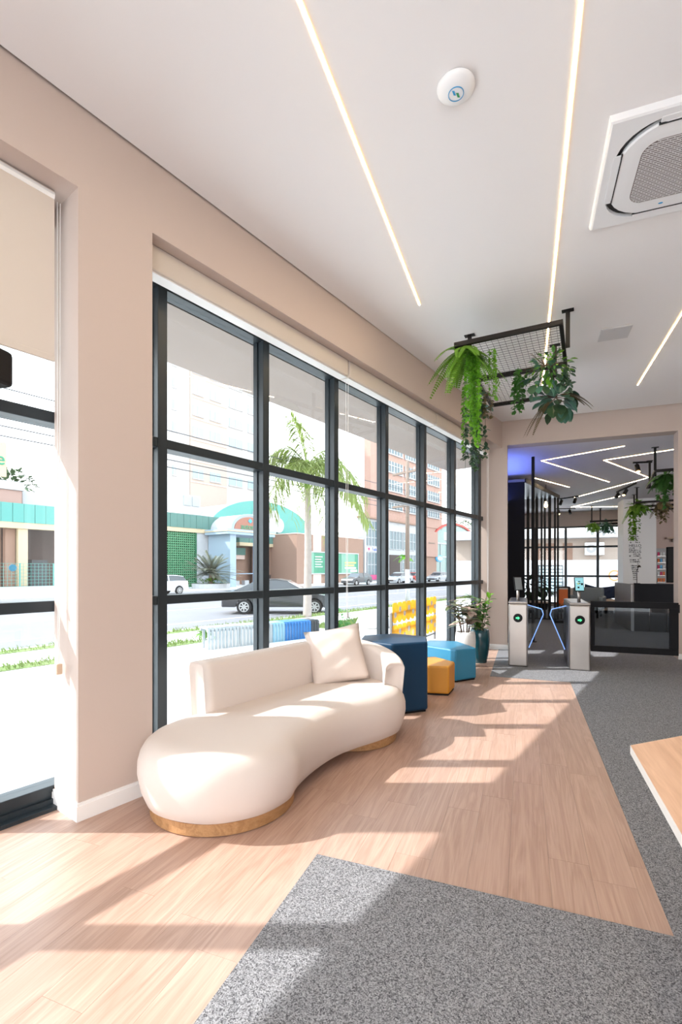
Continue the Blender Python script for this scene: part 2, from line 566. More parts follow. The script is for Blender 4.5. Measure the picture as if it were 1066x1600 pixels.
wl = MB(W)
wl.box(0, 0.452, 0, 0.20, 0, 3.53).box(0, 0.10, 0.20, T_IN, 0, 3.53)
wl.box(-6, 7.4, 0, 0.46, 3.53, 4.30)
struct(wl.build('wall_left', 'wall_paint'))
bl = MB(W)
bl.box(-0.014, 0.452, -0.014, 0, 0, 0.085).box(-0.014, 0, 0, T_IN, 0, 0.085)
bl.box(-0.009, 0.452, -0.009, 0, 0.085, 0.10).box(-0.009, 0, 0, T_IN, 0.085, 0.10)
struct(bl.build('baseboard_left', 'trim_white'))
we = MB()
we.box(-0.84, -0.275, 8.85, 9.1, 0, 4.30)
we.box(-0.275, 2.24, 8.85, 9.1, 3.565, 4.30)
we.box(2.24, 4.5, 8.85, 9.1, 0, 4.30)
struct(we.build('wall_end', 'wall_paint'))
struct(MB().box(-0.74, -0.275, 8.836, 8.85, 0, 0.09).box(2.24, 4.3, 8.836, 8.85, 0, 0.09).box(-0.275, -0.262, 8.84, 9.1, 0, 0.09).build('baseboard_end', 'trim_white'))
wr = MB()
wr.box(4.3, 4.5, -3.1, 8.85, 0, 4.3)
struct(wr.build('wall_right', 'wall_paint'))
wb = MB()
wb.box(-5.2, 4.5, -3.3, -3.1, 3.0, 4.3).box(-5.2, -4.6, -3.3, -3.1, 0, 3.5).box(3.9, 4.5, -3.3, -3.1, 0, 3.5)  # unseen wall, its wide opening added so sky light fills the room
struct(wb.build('wall_back', 'wall_paint'))

# street glazing: mullions, rails and panes
S0, PITCH, MWID = 0.681, 1.023, 0.075
ZR = ((0.0, 0.12), (1.15, 1.215), (2.27, 2.338), (3.41, 3.53))
win1 = setting('window_1')
win2 = setting('window_2')
for k in range(-5, 7):
    win = win1 if k < 0 else win2
    a = S0 + PITCH * k - (0.035 if k == -1 else 0.0)
    b = a + MWID if k < 6 else a + 0.125
    z1 = 3.53
    MB(W).box(a, b, T_IN, T_OUT, 0, z1).build('mullion', 'black_alu', win, bevel=0.004)
    MB(W).box(a - 0.012, a + MWID + 0.012, T_GL - 0.012, T_GL + 0.012, 0.1, 3.42).build('gasket', 'black_alu', win)
    e = S0 + PITCH * (k + 1) if k < 6 else 7.055
    for z0, z1 in ZR:
        MB(W).box(a + MWID, e, T_IN + 0.004, T_OUT, z0, z1).build('rail', 'black_alu', win, bevel=0.004)
    for (za, zb) in ((0.12, 1.15), (1.215, 2.27), (2.338, 3.41)):
        MB(W).box(a + MWID, e, T_GL - 0.003, T_GL + 0.003, za, zb).build('pane', 'glass', win)
MB(W).box(-4.6, 0, T_IN - 0.07, T_IN, 0, 0.022).box(-4.6, 0, T_IN - 0.02, T_IN, 0.022, 0.05).build('track', 'black_alu', win1)

# roller blinds
def roller_blind(name, label, s0, s1, group=None):
    x = W(s0, 0.12, 3.45)
    t = thing(name, label, 'blind', x, FROT, group)
    L = s1 - s0
    t_ = lambda p, q, r: (-q, p, r)             # local: +y along facade, -x outwards
    MB(t_).box(0.004, L - 0.004, -0.03, 0.10, -0.085, 0.078).build('cassette', 'blind', t, bevel=0.008)
    MB(t_).box(0.006, L - 0.006, -0.012, 0.08, -0.095, -0.085).build('bottom_bar', 'trim_white', t)
    return t
roller_blind('roller_blind', 'long beige roller blind box rolled up above the four nearest window bays', 0.456, 2.69)
roller_blind('roller_blind', 'beige roller blind box rolled up above the middle window bays', 2.71, 4.72)
roller_blind('roller_blind', 'shortest beige roller blind box beside the end wall', 4.74, 6.78)
rb = thing('roller_blind', 'beige roller blind pulled partly down in the left window beside the pillar', 'blind', W(-2.0, 0.13, 3.5), FROT)
t_ = lambda p, q, r: (-q, p, r)
MB(t_).box(-0.6, 1.93, -0.002, 0.002, -0.90, 0.02).build('fabric', 'blind', rb)
MB(t_).box(-0.6, 1.93, -0.009, 0.009, -0.935, -0.90).build('bottom_bar', 'blind', rb, bevel=0.004)
MB(t_).lathe([(0.03, 0), (0.03, 1)], 12).build('roller', 'trim_white', rb)
rb.children[-1].rotation_euler = (R(-90), 0, 0)
rb.children[-1].scale = (1, 1, 2.53)
rb.children[-1].location = (-0.02, -0.6, -0.005)

def pull_cord(label, s, t, ztop, zbot, weight, gap=0.02):
    o = thing('pull_cord', label, 'cord', W(s, t, zbot), FROT)
    for k, dy in enumerate((-gap, gap)):
        MB().tube([(0, dy, ztop - zbot), (0, dy * 0.8, (ztop - zbot) * 0.5), (0, dy * 0.4, 0.05)], 0.0022, 5).build('chain', 'trim_white', o)
    MB().box(-0.012, 0.012, -0.016, 0.016, 0, 0.06).build('weight', weight, o, bevel=0.004)
    return o
pull_cord('thin beaded blind cord with a beige weight hanging against the pillar reveal', -0.03, 0.17, 3.5, 0.80, 'cord_beige', 0.008)
pull_cord('thin double blind cord hanging in front of the third window bay', 2.72, 0.13, 3.34, 0.9, 'plastic_white')
pull_cord('thin double blind cord hanging against the lit end wall', 6.72, 0.10, 3.34, 0.78, 'plastic_white', 0.03)

spk = thing('wall_speaker', 'small black speaker under the left window blind at the frame edge', 'speaker', W(-0.36, 0.2, 2.34), FROT + 0.4)
MB().box(-0.07, 0.07, -0.07, 0.09, 0.03, 0.22).build('cabinet', 'black_metal', spk, bevel=0.025, seg=3)
MB().box(-0.1, 0.0, -0.012, 0.012, -0.005, 0.03).build('bracket', 'black_metal', spk)
MB().lathe([(0.006, 0), (0.006, 0.004)], 10, (0, 0.05, 0.22)).build('screw', 'steel', spk)

# ------------------------------------------------------------------ ceiling fittings
def led_line(label, pts, z, wd=0.026, group=None, hot='led_warm', core='led_core'):
    o = thing('led_strip', label, 'light', (pts[0][0], pts[0][1], z - 0.006), 0, group)
    for a, b in zip(pts, pts[1:]):
        d = Vector((b[0] - a[0], b[1] - a[1], 0)); L = d.length; d.normalize()
        ang = math.atan2(d.y, d.x)
        m = MB(); m.box(0, L, -wd / 2, wd / 2, -0.003, 0.004)
        h = m.build('diffuser', hot, o)
        h.location = (a[0] - pts[0][0], a[1] - pts[0][1], 0); h.rotation_euler = (0, 0, ang)
        m = MB(); m.box(0, L, -wd * 0.19, wd * 0.19, -0.0045, -0.003)
        h = m.build('core', core, o)
        h.location = (a[0] - pts[0][0], a[1] - pts[0][1], 0); h.rotation_euler = (0, 0, ang)
    return o
led_line('long warm ceiling light line ending between the windows and the plant rack', [(-0.95, -1.5), (-0.95, 4.63)], Z_CEIL)
led_line('long warm ceiling light line passing above the hanging plant rack', [(0.24, -1.5), (0.24, 7.4)], Z_CEIL)
led_line('warm ceiling light line beyond the air conditioner at the photo edge', [(1.478, 5.2), (1.478, 7.72)], Z_CEIL)
ZL = 3.58
led_line('V shaped warm light line on the lounge ceiling nearest the glazed opening', [(1.65, 9.66), (0.32, 10.38), (1.97, 13.5)], ZL, 0.027, None, 'led_warm', 'led_soft')
led_line('zigzag warm light line on the lounge ceiling running to the track spots', [(2.75, 10.14), (1.48, 10.77), (2.75, 13.18), (1.42, 16.02)], ZL, 0.027, None, 'led_warm', 'led_soft')
led_line('short straight warm light line above the black slat screen', [(0.19, 12.2), (1.11, 13.97)], ZL, 0.027, None, 'led_warm', 'led_soft')
led_line('angled warm light line on the lounge ceiling before the far window', [(2.65, 16.22), (1.53, 18.46), (3.2, 18.9)], ZL, 0.027, None, 'led_warm', 'led_soft')

ap = thing('access_point', 'round white wireless access point with blue ring on the ceiling', 'device', (-0.34, 2.61, Z_CEIL))
MB().lathe([(0.0, -0.046), (0.03, -0.045), (0.06, -0.040), (0.085, -0.030), (0.098, -0.016), (0.10, -0.008), (0.094, 0.0)][::-1], 40).build('dome', 'plastic_white', ap, smooth=True)
ring = MB()
for r in ((0.039,), ):
    n = 40
    v = []
    for i in range(n):
        a = 2 * PI * i / n
        for rr, zz in ((0.038, -0.0445), (0.041, -0.0438), (0.041, -0.0462), (0.038, -0.0468)):
            v.append((rr * math.cos(a), rr * math.sin(a), zz))
    f = []
    for i in range(n):
        j = (i + 1) % n
        for q in range(4):
            f.append((i * 4 + q, j * 4 + q, j * 4 + (q + 1) % 4, i * 4 + (q + 1) % 4))
    ring.add(v, f)
ring.build('ring_light', 'logo_blue', ap)
for dx, m_ in ((-0.009, 'logo_blue'), (0.009, 'logo_green')):
    q = MB()
    q.prism([(dx - 0.008, -0.016 + dx), (dx + 0.004, -0.012 + dx), (dx + 0.008, 0.014 + dx), (dx - 0.003, 0.010 + dx)], -0.0475, -0.0445)
    q.build('logo_mark', m_, ap)

def rsq(half, r, n=8, c=(0, 0), z=0.0):
    pts = []
    for k, (sx, sy) in enumerate(((1, 1), (-1, 1), (-1, -1), (1, -1))):
        for i in range(n + 1):
            a = PI / 2 * (k + i / n)
            pts.append((c[0] + sx * (half - r) + r * math.cos(a), c[1] + sy * (half - r) + r * math.sin(a), z))
    return pts
ac = thing('ceiling_air_conditioner', 'square white ceiling air conditioner cassette with perforated round grille', 'air conditioner', (0.93, 3.57, Z_CEIL))
# panel frame: a square plate around a rounded opening
HO, RO = 0.405, 0.24
inner, outer = rsq(HO, RO, 8), []
for p in inner:
    k = 0.475 / max(abs(p[0]), abs(p[1]))
    outer.append((p[0] * k, p[1] * k, 0))
zsh = lambda P, z: [(p[0], p[1], z) for p in P]
fr_ = MB()
fr_.loft([zsh(outer, 0.0), zsh([(p[0] * 0.985, p[1] * 0.985) for p in outer], -0.034), zsh([(p[0] * 0.96, p[1] * 0.96) for p in outer], -0.040), zsh(inner, -0.040), zsh(inner, 0.0)], cap=False)
fr_.build('panel', 'plastic_white', ac)
MB().loft([zsh(rsq(HO - 0.0, RO), -0.016), zsh(rsq(HO - 0.0, RO), -0.012)]).build('air_slot', 'dark_slot', ac)
lid = MB()
lid.loft([zsh(rsq(0.384, 0.27), -0.016), zsh(rsq(0.386, 0.27), -0.036), zsh(rsq(0.378, 0.264), -0.044), zsh(rsq(0.30, 0.13), -0.047)])
lid.build('cover', 'plastic_white', ac, bevel=0)
for k in range(4):
    q = MB(); q.box(-0.205, 0.205, 0.372, 0.415, -0.0425, -0.034)
    o = q.build('air_flap', 'plastic_white', ac, bevel=0.012, seg=3)
    o.rotation_euler = (0, 0, PI / 2 * k)
    q = MB(); q.box(-0.212, 0.212, 0.366, 0.372, -0.0485, -0.034)
    o = q.build('flap_gap', 'dark_slot', ac)
    o.rotation_euler = (0, 0, PI / 2 * k)
MB().loft([zsh(rsq(0.262, 0.10), -0.046), zsh(rsq(0.262, 0.10), -0.0485)]).build('grille', 'grille_dark', ac)
bars = MB()
nr = 32
for i in range(nr + 1):
    y = -0.256 + 0.512 * i / nr
    inset = 0.0
    if abs(y) > 0.162: inset = 0.10 - math.sqrt(max(0, 0.0100 - (abs(y) - 0.162) ** 2))
    bars.box(-0.258 + inset, 0.258 - inset, y - 0.0032, y + 0.0032, -0.051, -0.0485)
    if i < nr:
        off = (i % 2) * 0.018
        x = -0.25 + off
        while x < 0.255:
            if abs(x) < 0.252 - inset: bars.box(x - 0.0025, x + 0.0025, y, y + 0.016, -0.0508, -0.0485)
            x += 0.036
bars.build('grille_bars', 'plastic_vent', ac, kind='stuff')
bd = MB().lathe([(0.014, -0.049), (0.014, -0.046)], 14).build('badge', 'logo_blue', ac)
bd.location = (-0.05, 0.315, 0); bd.scale = (1.0, 0.45, 1)

vp = thing('ceiling_vent', 'small flat grey ceiling plate beside the hanging plant rack', 'vent', (0.92, 5.95, Z_CEIL))
MB().box(-0.15, 0.15, -0.15, 0.15, -0.012, 0.0).build('plate', 'plastic_vent', vp, bevel=0.004)
MB().box(-0.135, 0.135, -0.135, 0.135, -0.014, -0.012).build('face', 'plastic_vent', vp)


# ------------------------------------------------------------------ plants
def rvec(r, s=1.0):
    return Vector((r.uniform(-1, 1), r.uniform(-1, 1), r.uniform(-1, 1))) * s


def fern(parent, c, n, L, r, m='leaf_fern', spread=(-0.3, 0.5), az=None, wd=0.085):
    for i in range(n):
        a = (2 * PI * i / n + r.uniform(-0.3, 0.3)) if az is None else r.uniform(*az)
        el = r.uniform(*spread)
        d = Vector((math.cos(a) * math.cos(el), math.sin(a) * math.cos(el), math.sin(el)))
        LL = L * r.uniform(0.75, 1.1)
        q = MB()
        pts = []
        for k in range(11):
            t = k / 10
            pts.append(Vector(c) + d * LL * t + Vector((0, 0, -0.75 * LL * t * t)))
        q.tube([tuple(p) for p in pts], 0.003, 4, 0.001)
        for k in range(0, 26):
            t = 0.06 + 0.92 * k / 26
            p0 = pts[int(t * 10)]; p1 = pts[min(int(t * 10) + 1, 10)]
            p = p0.lerp(p1, t * 10 - int(t * 10))
            tan = (p1 - p0).normalized() if (p1 - p0).length > 1e-6 else d
            sd = tan.cross(Vector((0, 0, 1)))
            if sd.length < 0.05: sd = Vector((1, 0, 0))
            sd.normalize()
            w = wd * (0.35 + 0.65 * math.sin(PI * min(1, 0.12 + t * 0.95))) 
            up = sd.cross(tan)
            for sg in (-1, 1):
                q.leaf(p, sd * sg + tan * 0.3, up, w, 0.018 * L / 0.4, 0.15)
        q.build('frond', m, parent)


def strands(parent, c, n, L, r, m, rad=0.08, lw=0.03, dens=46, kind=None):
    for i in range(n):
        a = 2 * PI * r.random(); rr = rad * math.sqrt(r.random())
        x, y, z = c[0] + rr * math.cos(a), c[1] + rr * math.sin(a), c[2]
        LL = L * r.uniform(0.55, 1.0)
        q = MB(); pts = []
        px, py = r.uniform(-1, 1), r.uniform(-1, 1)
        for k in range(9):
            t = k / 8
            pts.append((x + px * 0.05 * math.sin(2.2 * t), y + py * 0.05 * math.sin(2.2 * t), z - LL * t))
        q.tube(pts, 0.0022, 4)
        for k in range(int(dens * LL)):
            t = r.random()
            p = Vector(pts[int(t * 8)]).lerp(Vector(pts[min(8, int(t * 8) + 1)]), t * 8 - int(t * 8))
            d = rvec(r); d.z = d.z * 0.4 - 0.35
            q.leaf(p, d, (0, 0, 1), lw * r.uniform(0.7, 1.2), lw * 0.75, 0.2)
        q.build('trailing_stem', m, parent)


def leafball(parent, c, n, rad, r, mats, lw, squash=(1, 1, 1), joined=False, droop=0.3, name='leaf', wd=0.62):
    q = None
    for i in range(n):
        d = rvec(r)
        while d.length > 1 or d.length < 0.15: d = rvec(r)
        p = Vector((c[0] + d.x * rad * squash[0], c[1] + d.y * rad * squash[1], c[2] + d.z * rad * squash[2]))
        out = d.normalized() + Vector((0, 0, -droop)) + rvec(r, 0.4)
        LL = lw * r.uniform(0.7, 1.2)
        if not joined:
            MB().leaf(p, out, (0, 0, 1), LL, LL * wd, 0.25, 0.2).build(name, r.choice(mats), parent)
        else:
            if q is None: q = MB()
            q.leaf(p, out, (0, 0, 1), LL, LL * wd, 0.25, 0.2)
    if q: q.build(name, mats[0], parent, kind='stuff')


def twigs(parent, c, n, rad, r):
    q = MB()
    for i in range(n):
        d = rvec(r).normalized()
        q.tube([c, (c[0] + d.x * rad, c[1] + d.y * rad, c[2] + d.z * rad * 0.8)], 0.004, 4, 0.002)
    q.build('twigs', 'stem', parent, kind='stuff')


# ------------------------------------------------------------------ hanging rack
def hang_rack(label, loc, rz, panels, rods, zc, bar=0.03, mesh=True, step=0.05, wire=0.0022):
    """panels: (x0, x1, y0, y1) rectangles in the rack's plane; rods reach the ceiling at zc"""
    o = thing('hanging_rack', label, 'rack', loc, rz)
    for (x0, x1, y0, y1) in panels:
        for (a, b, c, d) in ((x0, x1, y0, y0 + bar), (x0, x1, y1 - bar, y1), (x0, x0 + bar, y0 + bar, y1 - bar), (x1 - bar, x1, y0 + bar, y1 - bar)):
            MB().box(a, b, c, d, 0, bar * 1.3).build('bar', 'black_metal', o, bevel=0.002)
        if mesh:
            q = MB()
            n = int((x1 - x0) / step)
            for i in range(1, n):
                x = x0 + (x1 - x0) * i / n
                q.box(x - wire, x + wire, y0 + bar, y1 - bar, 0.02 - wire, 0.02 + wire)
            n = int((y1 - y0) / step)
            for i in range(1, n):
                y = y0 + (y1 - y0) * i / n
                q.box(x0 + bar, x1 - bar, y - wire, y + wire, 0.022, 0.022 + 2 * wire)
            q.build('wire_mesh', 'black_metal', o, kind='stuff')
    for (x, y) in rods:
        h = zc - loc[2]
        q = MB().box(x - 0.02, x + 0.02, y - 0.012, y + 0.012, 0.01, h)
        r = q.build('rod', 'black_metal', o)
        MB().box(x - 0.055, x + 0.055, y - 0.03, y + 0.03, h - 0.008, h).build('ceiling_plate', 'black_metal', r)
    return o


RK = R(-6.4)
hang_rack('black steel mesh rack with hanging plants under the main ceiling', (-0.65, 4.83, 3.6), RK,
          [(0.0, 0.98, 0.0, 1.0), (0.0, 0.83, 0.985, 2.0)], [(0.02, 0.62), (1.0, 0.55), (0.84, 1.3)], Z_CEIL, bar=0.034, step=0.055, wire=0.0013)

r = random.Random(11)
p = thing('hanging_fern', 'bright green fern with long trailing stems at the near left rack corner', 'plant', (-0.55, 4.98, 3.6))
fern(p, (-0.02, 0.0, 0.02), 20, 0.40, r, 'leaf_fern', (-0.7, 0.25), None, 0.07)
strands(p, (0.06, 0.05, 0.0), 11, 0.98, r, 'leaf_bright', 0.075, 0.04, 110)
strands(p, (0.26, 0.05, 0.0), 4, 0.56, r, 'leaf_bright', 0.07, 0.032, 75)
p = thing('hanging_ivy', 'dark green ivy trailing behind the bright fern on the rack', 'plant', (-0.57, 6.05, 3.6))
leafball(p, (0.05, 0, -0.12), 26, 0.17, r, ['leaf_dark', 'leaf_teal'], 0.1, (1, 1, 1.2))
strands(p, (0.0, 0.0, -0.1), 9, 0.95, r, 'leaf_dark', 0.13, 0.06, 50)
strands(p, (0.16, 0.0, -0.05), 3, 0.35, r, 'leaf_brown', 0.06, 0.05, 60)
p = thing('hanging_bush', 'mixed green foliage plant hanging on the right side of the rack', 'plant', (0.20, 5.42, 3.62))
leafball(p, (0.05, 0.0, -0.14), 150, 0.2, r, ['leaf_green', 'leaf_green', 'leaf_dark', 'leaf_bright'], 0.065, (1.05, 1, 0.8), wd=0.5)
leafball(p, (-0.03, 0.05, -0.22), 26, 0.18, r, ['leaf_teal', 'leaf_teal', 'leaf_dark'], 0.1, (1.2, 1, 0.9), wd=0.85)
strands(p, (-0.22, 0.1, -0.06), 7, 0.5, r, 'leaf_green', 0.07, 0.055, 60)
strands(p, (0.2, 0.05, -0.12), 4, 0.25, r, 'leaf_dark', 0.07, 0.06, 60)
twigs(p, (0.0, 0.0, -0.1), 14, 0.24, r)
p = thing('hanging_leaf_plant', 'broad dark green leaves with thin fern sprays at the far right rack corner', 'plant', (0.34, 6.45, 3.56))
leafball(p, (0.02, 0.0, -0.08), 34, 0.16, r, ['leaf_teal', 'leaf_dark', 'leaf_teal'], 0.17, (1.0, 1, 0.9), wd=0.85, droop=0.5)
fern(p, (0.06, 0, -0.02), 3, 0.36, r, 'leaf_brown', (0.1, 0.3), (-0.4, 0.5), 0.05)
fern(p, (-0.05, 0, -0.08), 3, 0.34, r, 'leaf_brown', (-0.9, -0.5), (2.2, 4.0), 0.05)
twigs(p, (0.02, 0, -0.05), 10, 0.18, r)

# ------------------------------------------------------------------ sofa
SB = W(1.35, -0.42)
def FL(s, m, z=0.0):                             # facade coordinates to the sofa's own frame
    p = W(s, -m, z)
    return (p[0] - SB[0], p[1] - SB[1], z)
sofa = thing('curved_sofa', 'cream curved sofa with a low wrapping back by the street window', 'sofa', SB)


def catmull(P, n=8, closed=True):
    out = []
    N = len(P)
    for i in range(N if closed else N - 1):
        if closed:
            p0, p1, p2, p3 = P[i - 1], P[i], P[(i + 1) % N], P[(i + 2) % N]
        else:
            p0, p1, p2, p3 = P[max(i - 1, 0)], P[i], P[i + 1], P[min(i + 2, N - 1)]
        for k in range(n):
            t = k / n
            out.append(tuple(0.5 * ((2 * b) + (-a + c) * t + (2 * a - 5 * b + 4 * c - d) * t * t + (-a + 3 * b - 3 * c + d) * t ** 3) for a, b, c, d in zip(p0, p1, p2, p3)))
    if not closed: out.append(P[-1])
    return out


C1, R1, C2, R2 = (0.655, 0.45), 0.495, (2.04, 0.41), 0.455
ctl = []
for a in (-95, -135, -175, 145, 110, 80, 55):
    ctl.append((C1[0] + R1 * math.cos(R(a)), C1[1] + R1 * math.sin(R(a))))
ctl += [(1.16, 0.795), (1.42, 0.765), (1.65, 0.79)]
for a in (105, 75, 45, 10, -30, -65, -95):
    ctl.append((C2[0] + R2 * math.cos(R(a)), C2[1] + R2 * math.sin(R(a))))
ctl += [(1.6, -0.045), (1.2, -0.045)]
OUT = catmull(ctl, 7)


def inset(P, d):
    n = len(P); q = []
    for i in range(n):
        a, b = P[i - 1], P[(i + 1) % n]
        tx, ty = b[0] - a[0], b[1] - a[1]
        L = math.hypot(tx, ty)
        q.append((P[i][0] + ty / L * d, P[i][1] - tx / L * d))   # outline runs clockwise: right side is inside
    return q
area = sum(OUT[i - 1][0] * OUT[i][1] - OUT[i][0] * OUT[i - 1][1] for i in range(len(OUT)))
sgn = 1 if area < 0 else -1
prof = [(0.14, 0.066), (0.075, 0.068), (0.045, 0.085), (0.018, 0.15), (0.0, 0.24), (0.002, 0.30), (0.014, 0.345), (0.038, 0.385), (0.072, 0.412), (0.12, 0.428), (0.18, 0.434), (0.26, 0.437)]
seat = MB()
seat.loft([[FL(p[0], p[1], z) for p in inset(OUT, d * sgn)] for d, z in prof])
seat.build('seat', 'fabric', sofa, smooth=True)
for c, rad in ((C1, 0.425), (C2, 0.38)):
    q = MB()
    q.loft([[FL(c[0] + rr * math.cos(2 * PI * i / 48), c[1] + rr * math.sin(2 * PI * i / 48), z) for i in range(48)] for rr, z in ((rad - 0.012, 0.0), (rad, 0.006), (rad, 0.07))])
    q.build('plinth', 'plinth_wood', sofa)
# back: rounded section swept along the window side and round the far lobe
path = [(0.80, 0.035), (1.1, 0.035), (1.4, 0.035), (1.7, 0.03), (1.9, 0.022)]
for a in range(-85, 56, 14):
    path.append((C2[0] + 0.352 * math.cos(R(a)), C2[1] + 0.352 * math.sin(R(a)) ))
path = catmull(path, 4, closed=False)
rings = []
NP = len(path)
for i, p_ in enumerate(path):
    a, b = path[max(i - 1, 0)], path[min(i + 1, NP - 1)]
    tx, ty = b[0] - a[0], b[1] - a[1]; L = math.hypot(tx, ty); tx /= L; ty /= L
    nx, ny = -ty, tx                                # towards the sitter
    f = i / (NP - 1)
    top = 0.765 - 0.15 * max(0, (f - 0.55) / 0.45) ** 1.3
    for cut in ((0.028, 0.010, 0.0) if i == 0 else (0.0, 0.010, 0.028) if i == NP - 1 else (0.0,)):
        hw, tp = 0.080 - cut * 0.8, top - cut * 0.8   # the ends are softly rounded
        sh = (0.028 - cut) * (-1 if i == 0 else 1) if cut or i in (0, NP - 1) else 0.0
        rd = 0.045
        sec = [(-hw, 0.30), (-hw, 0.42), (-hw, 0.55)] + [(-hw + rd - rd * math.cos(q * PI / 12), tp - rd + rd * math.sin(q * PI / 12)) for q in range(7)]
        sec += [(hw - rd + rd * math.sin(q * PI / 12), tp - rd + rd * math.cos(q * PI / 12)) for q in range(7)] + [(hw, 0.55), (hw, 0.42), (hw, 0.30)]
        rings.append([FL(p_[0] + nx * (o_ - 0.09 * (z - 0.42)) + tx * sh, p_[1] + ny * (o_ - 0.09 * (z - 0.42)) + ty * sh, z) for o_, z in sec])
bk = MB(); bk.loft(rings)
bk.build('backrest', 'fabric', sofa, smooth=True)


def pillow(name, label, cat, loc, rot, w, h, th, m, group=None):
    n = 14
    v, f = [], []
    for sd in (1, -1):
        for i in range(n + 1):
            for j in range(n + 1):
                u, t = i / n * 2 - 1, j / n * 2 - 1
                puff = ((1 - u * u) * (1 - t * t)) ** 0.45
                pinch = 1 - 0.07 * (1 - abs(u) ** 2) * abs(t) - 0.0
                pinch2 = 1 - 0.07 * (1 - abs(t) ** 2) * abs(u)
                wr = 0.012 * math.sin(5 * u + 3 * t) * puff * (1 - abs(u)) + 0.008 * math.sin(9 * t - 4 * u) * puff
                v.append((u * w / 2 * pinch2, sd * (th / 2 * puff + wr), t * h / 2 * pinch))
    N = (n + 1) ** 2
    for sd in (0, 1):
        for i in range(n):
            for j in range(n):
                a = sd * N + i * (n + 1) + j
                q = (a, a + 1, a + n + 2, a + n + 1)
                f.append(q if sd else q[::-1])
    o = MB().add(v, f).build(name, m, None, smooth=True)
    o.location = loc; o.rotation_euler = rot
    bm = bmesh.new(); bm.from_mesh(o.data); bmesh.ops.remove_doubles(bm, verts=bm.verts, dist=0.0005); bm.to_mesh(o.data); bm.free()
    tag(o, label, cat, group)
    return o
pp = W(2.06, -0.24, 0.655)
pillow('throw_pillow', 'cream square throw pillow leaning in the sofa corner', 'pillow', pp, (R(-18), R(-9), FROT + R(46)), 0.50, 0.50, 0.19, 'fabric_pillow')


# ------------------------------------------------------------------ ottomans
def ottoman(label, poly, h, m):
    cx = sum(p[0] for p in poly) / len(poly); cy = sum(p[1] for p in poly) / len(poly)
    o = thing('ottoman', label, 'ottoman', (cx, cy, 0))
    P = [(p[0] - cx, p[1] - cy) for p in poly]
    MB().prism(P, 0.018, h).build('cushion_body', m, o, bevel=0.022, seg=4)
    MB().prism([(p[0] * 0.95, p[1] * 0.95) for p in P], 0.0, 0.018).build('base', 'black_board', o)
    return o
v0 = (-1.18, 4.46)
hexa = []
ang = 42
for k in range(6):
    hexa.append(v0)
    v0 = (v0[0] + 0.39 * math.cos(R(ang)), v0[1] + 0.39 * math.sin(R(ang)))
    ang += 60
ottoman('tall navy blue hexagonal ottoman behind the sofa end', hexa, 0.69, 'navy_vinyl')
ottoman('low mustard yellow ottoman between the two blue ones', [(-0.777, 5.39), (-0.758, 5.72), (-1.03, 5.97), (-1.33, 5.78), (-1.22, 5.31)], 0.325, 'yellow_vinyl')
ottoman('light sky blue ottoman in front of the potted plants', [(-0.79, 6.05), (-0.57, 6.32), (-0.86, 6.82), (-1.26, 6.80), (-1.32, 6.34)], 0.405, 'sky_vinyl')


# ------------------------------------------------------------------ potted plants
def pot(label, name, loc, prof, m):
    o = thing(name, label, 'plant', loc)
    MB().lathe(prof, 36).build('pot', m, o, smooth=True)
    rt = prof[-1][0]; zt = prof[-1][1]
    MB().lathe([(rt - 0.004, zt - 0.05), (rt - 0.004, zt - 0.035)], 28).build('soil', 'soil', o)
    return o
tall = [(0.10, 0), (0.105, 0.01), (0.125, 0.12), (0.142, 0.25), (0.147, 0.35), (0.143, 0.44), (0.135, 0.495), (0.128, 0.50), (0.122, 0.49), (0.122, 0.445)]
pw = pot('variegated pink and cream rubber plant in a tall white pot', 'potted_rubber_plant', (-0.80, 7.17, 0), tall, 'pot_white')
pt = pot('leafy green shrub in a tall glossy dark teal pot by the end wall', 'potted_shrub', (-0.63, 7.52, 0), tall, 'pot_teal')
r = random.Random(5)
q = MB()
stems = []
for k in range(7):
    a = 2 * PI * k / 7 + r.random()
    b0 = (0.05 * math.cos(a), 0.05 * math.sin(a), 0.46)
    hgt = r.uniform(0.42, 0.70)
    sp = r.uniform(0.06, 0.17)
    b1 = (b0[0] + sp * 0.5 * math.cos(a), b0[1] + sp * 0.5 * math.sin(a), 0.46 + hgt * 0.5)
    b2 = (b0[0] + sp * math.cos(a), b0[1] + sp * math.sin(a), 0.46 + hgt * 0.72)
    q.tube([b0, b1, b2], 0.008, 6, 0.004)
    stems.append((b0, b1, b2))
    for j in range(12):
        t = 0.22 + 0.78 * j / 11
        p_ = Vector(b0).lerp(Vector(b1), t * 2) if t < 0.5 else Vector(b1).lerp(Vector(b2), t * 2 - 1)
        an = a + j * 2.4 + r.uniform(-0.4, 0.4)
        d = Vector((math.cos(an), math.sin(an), r.uniform(-0.1, 0.75)))
        L = r.uniform(0.15, 0.23)
        MB().leaf(p_, d, (0, 0, 1), L, L * 0.5, 0.3, 0.2).build('leaf', r.choice(['leaf_pink', 'leaf_cream', 'leaf_olive', 'leaf_olive', 'leaf_cream', 'leaf_pink']), pw)
q.build('stems', 'stem', pw)
q = MB()
for k in range(7):
    a = 2 * PI * k / 7
    hgt = r.uniform(0.35, 0.62)
    b0 = (0.04 * math.cos(a), 0.04 * math.sin(a), 0.46); b2 = (0.16 * math.cos(a), 0.16 * math.sin(a), 0.46 + hgt)
    q.tube([b0, b2], 0.006, 5, 0.003)
    for j in range(24):
        t = 0.1 + 0.85 * r.random()
        p_ = Vector(b0).lerp(Vector(b2), t)
        d = rvec(r); d.z = abs(d.z) * 0.5
        L = r.uniform(0.08, 0.13)
        MB().leaf(p_, d, (0, 0, 1), L, L * 0.6, 0.25, 0.2).build('leaf', r.choice(['leaf_green', 'leaf_bright', 'leaf_green']), pt)
q.build('stems', 'stem', pt)

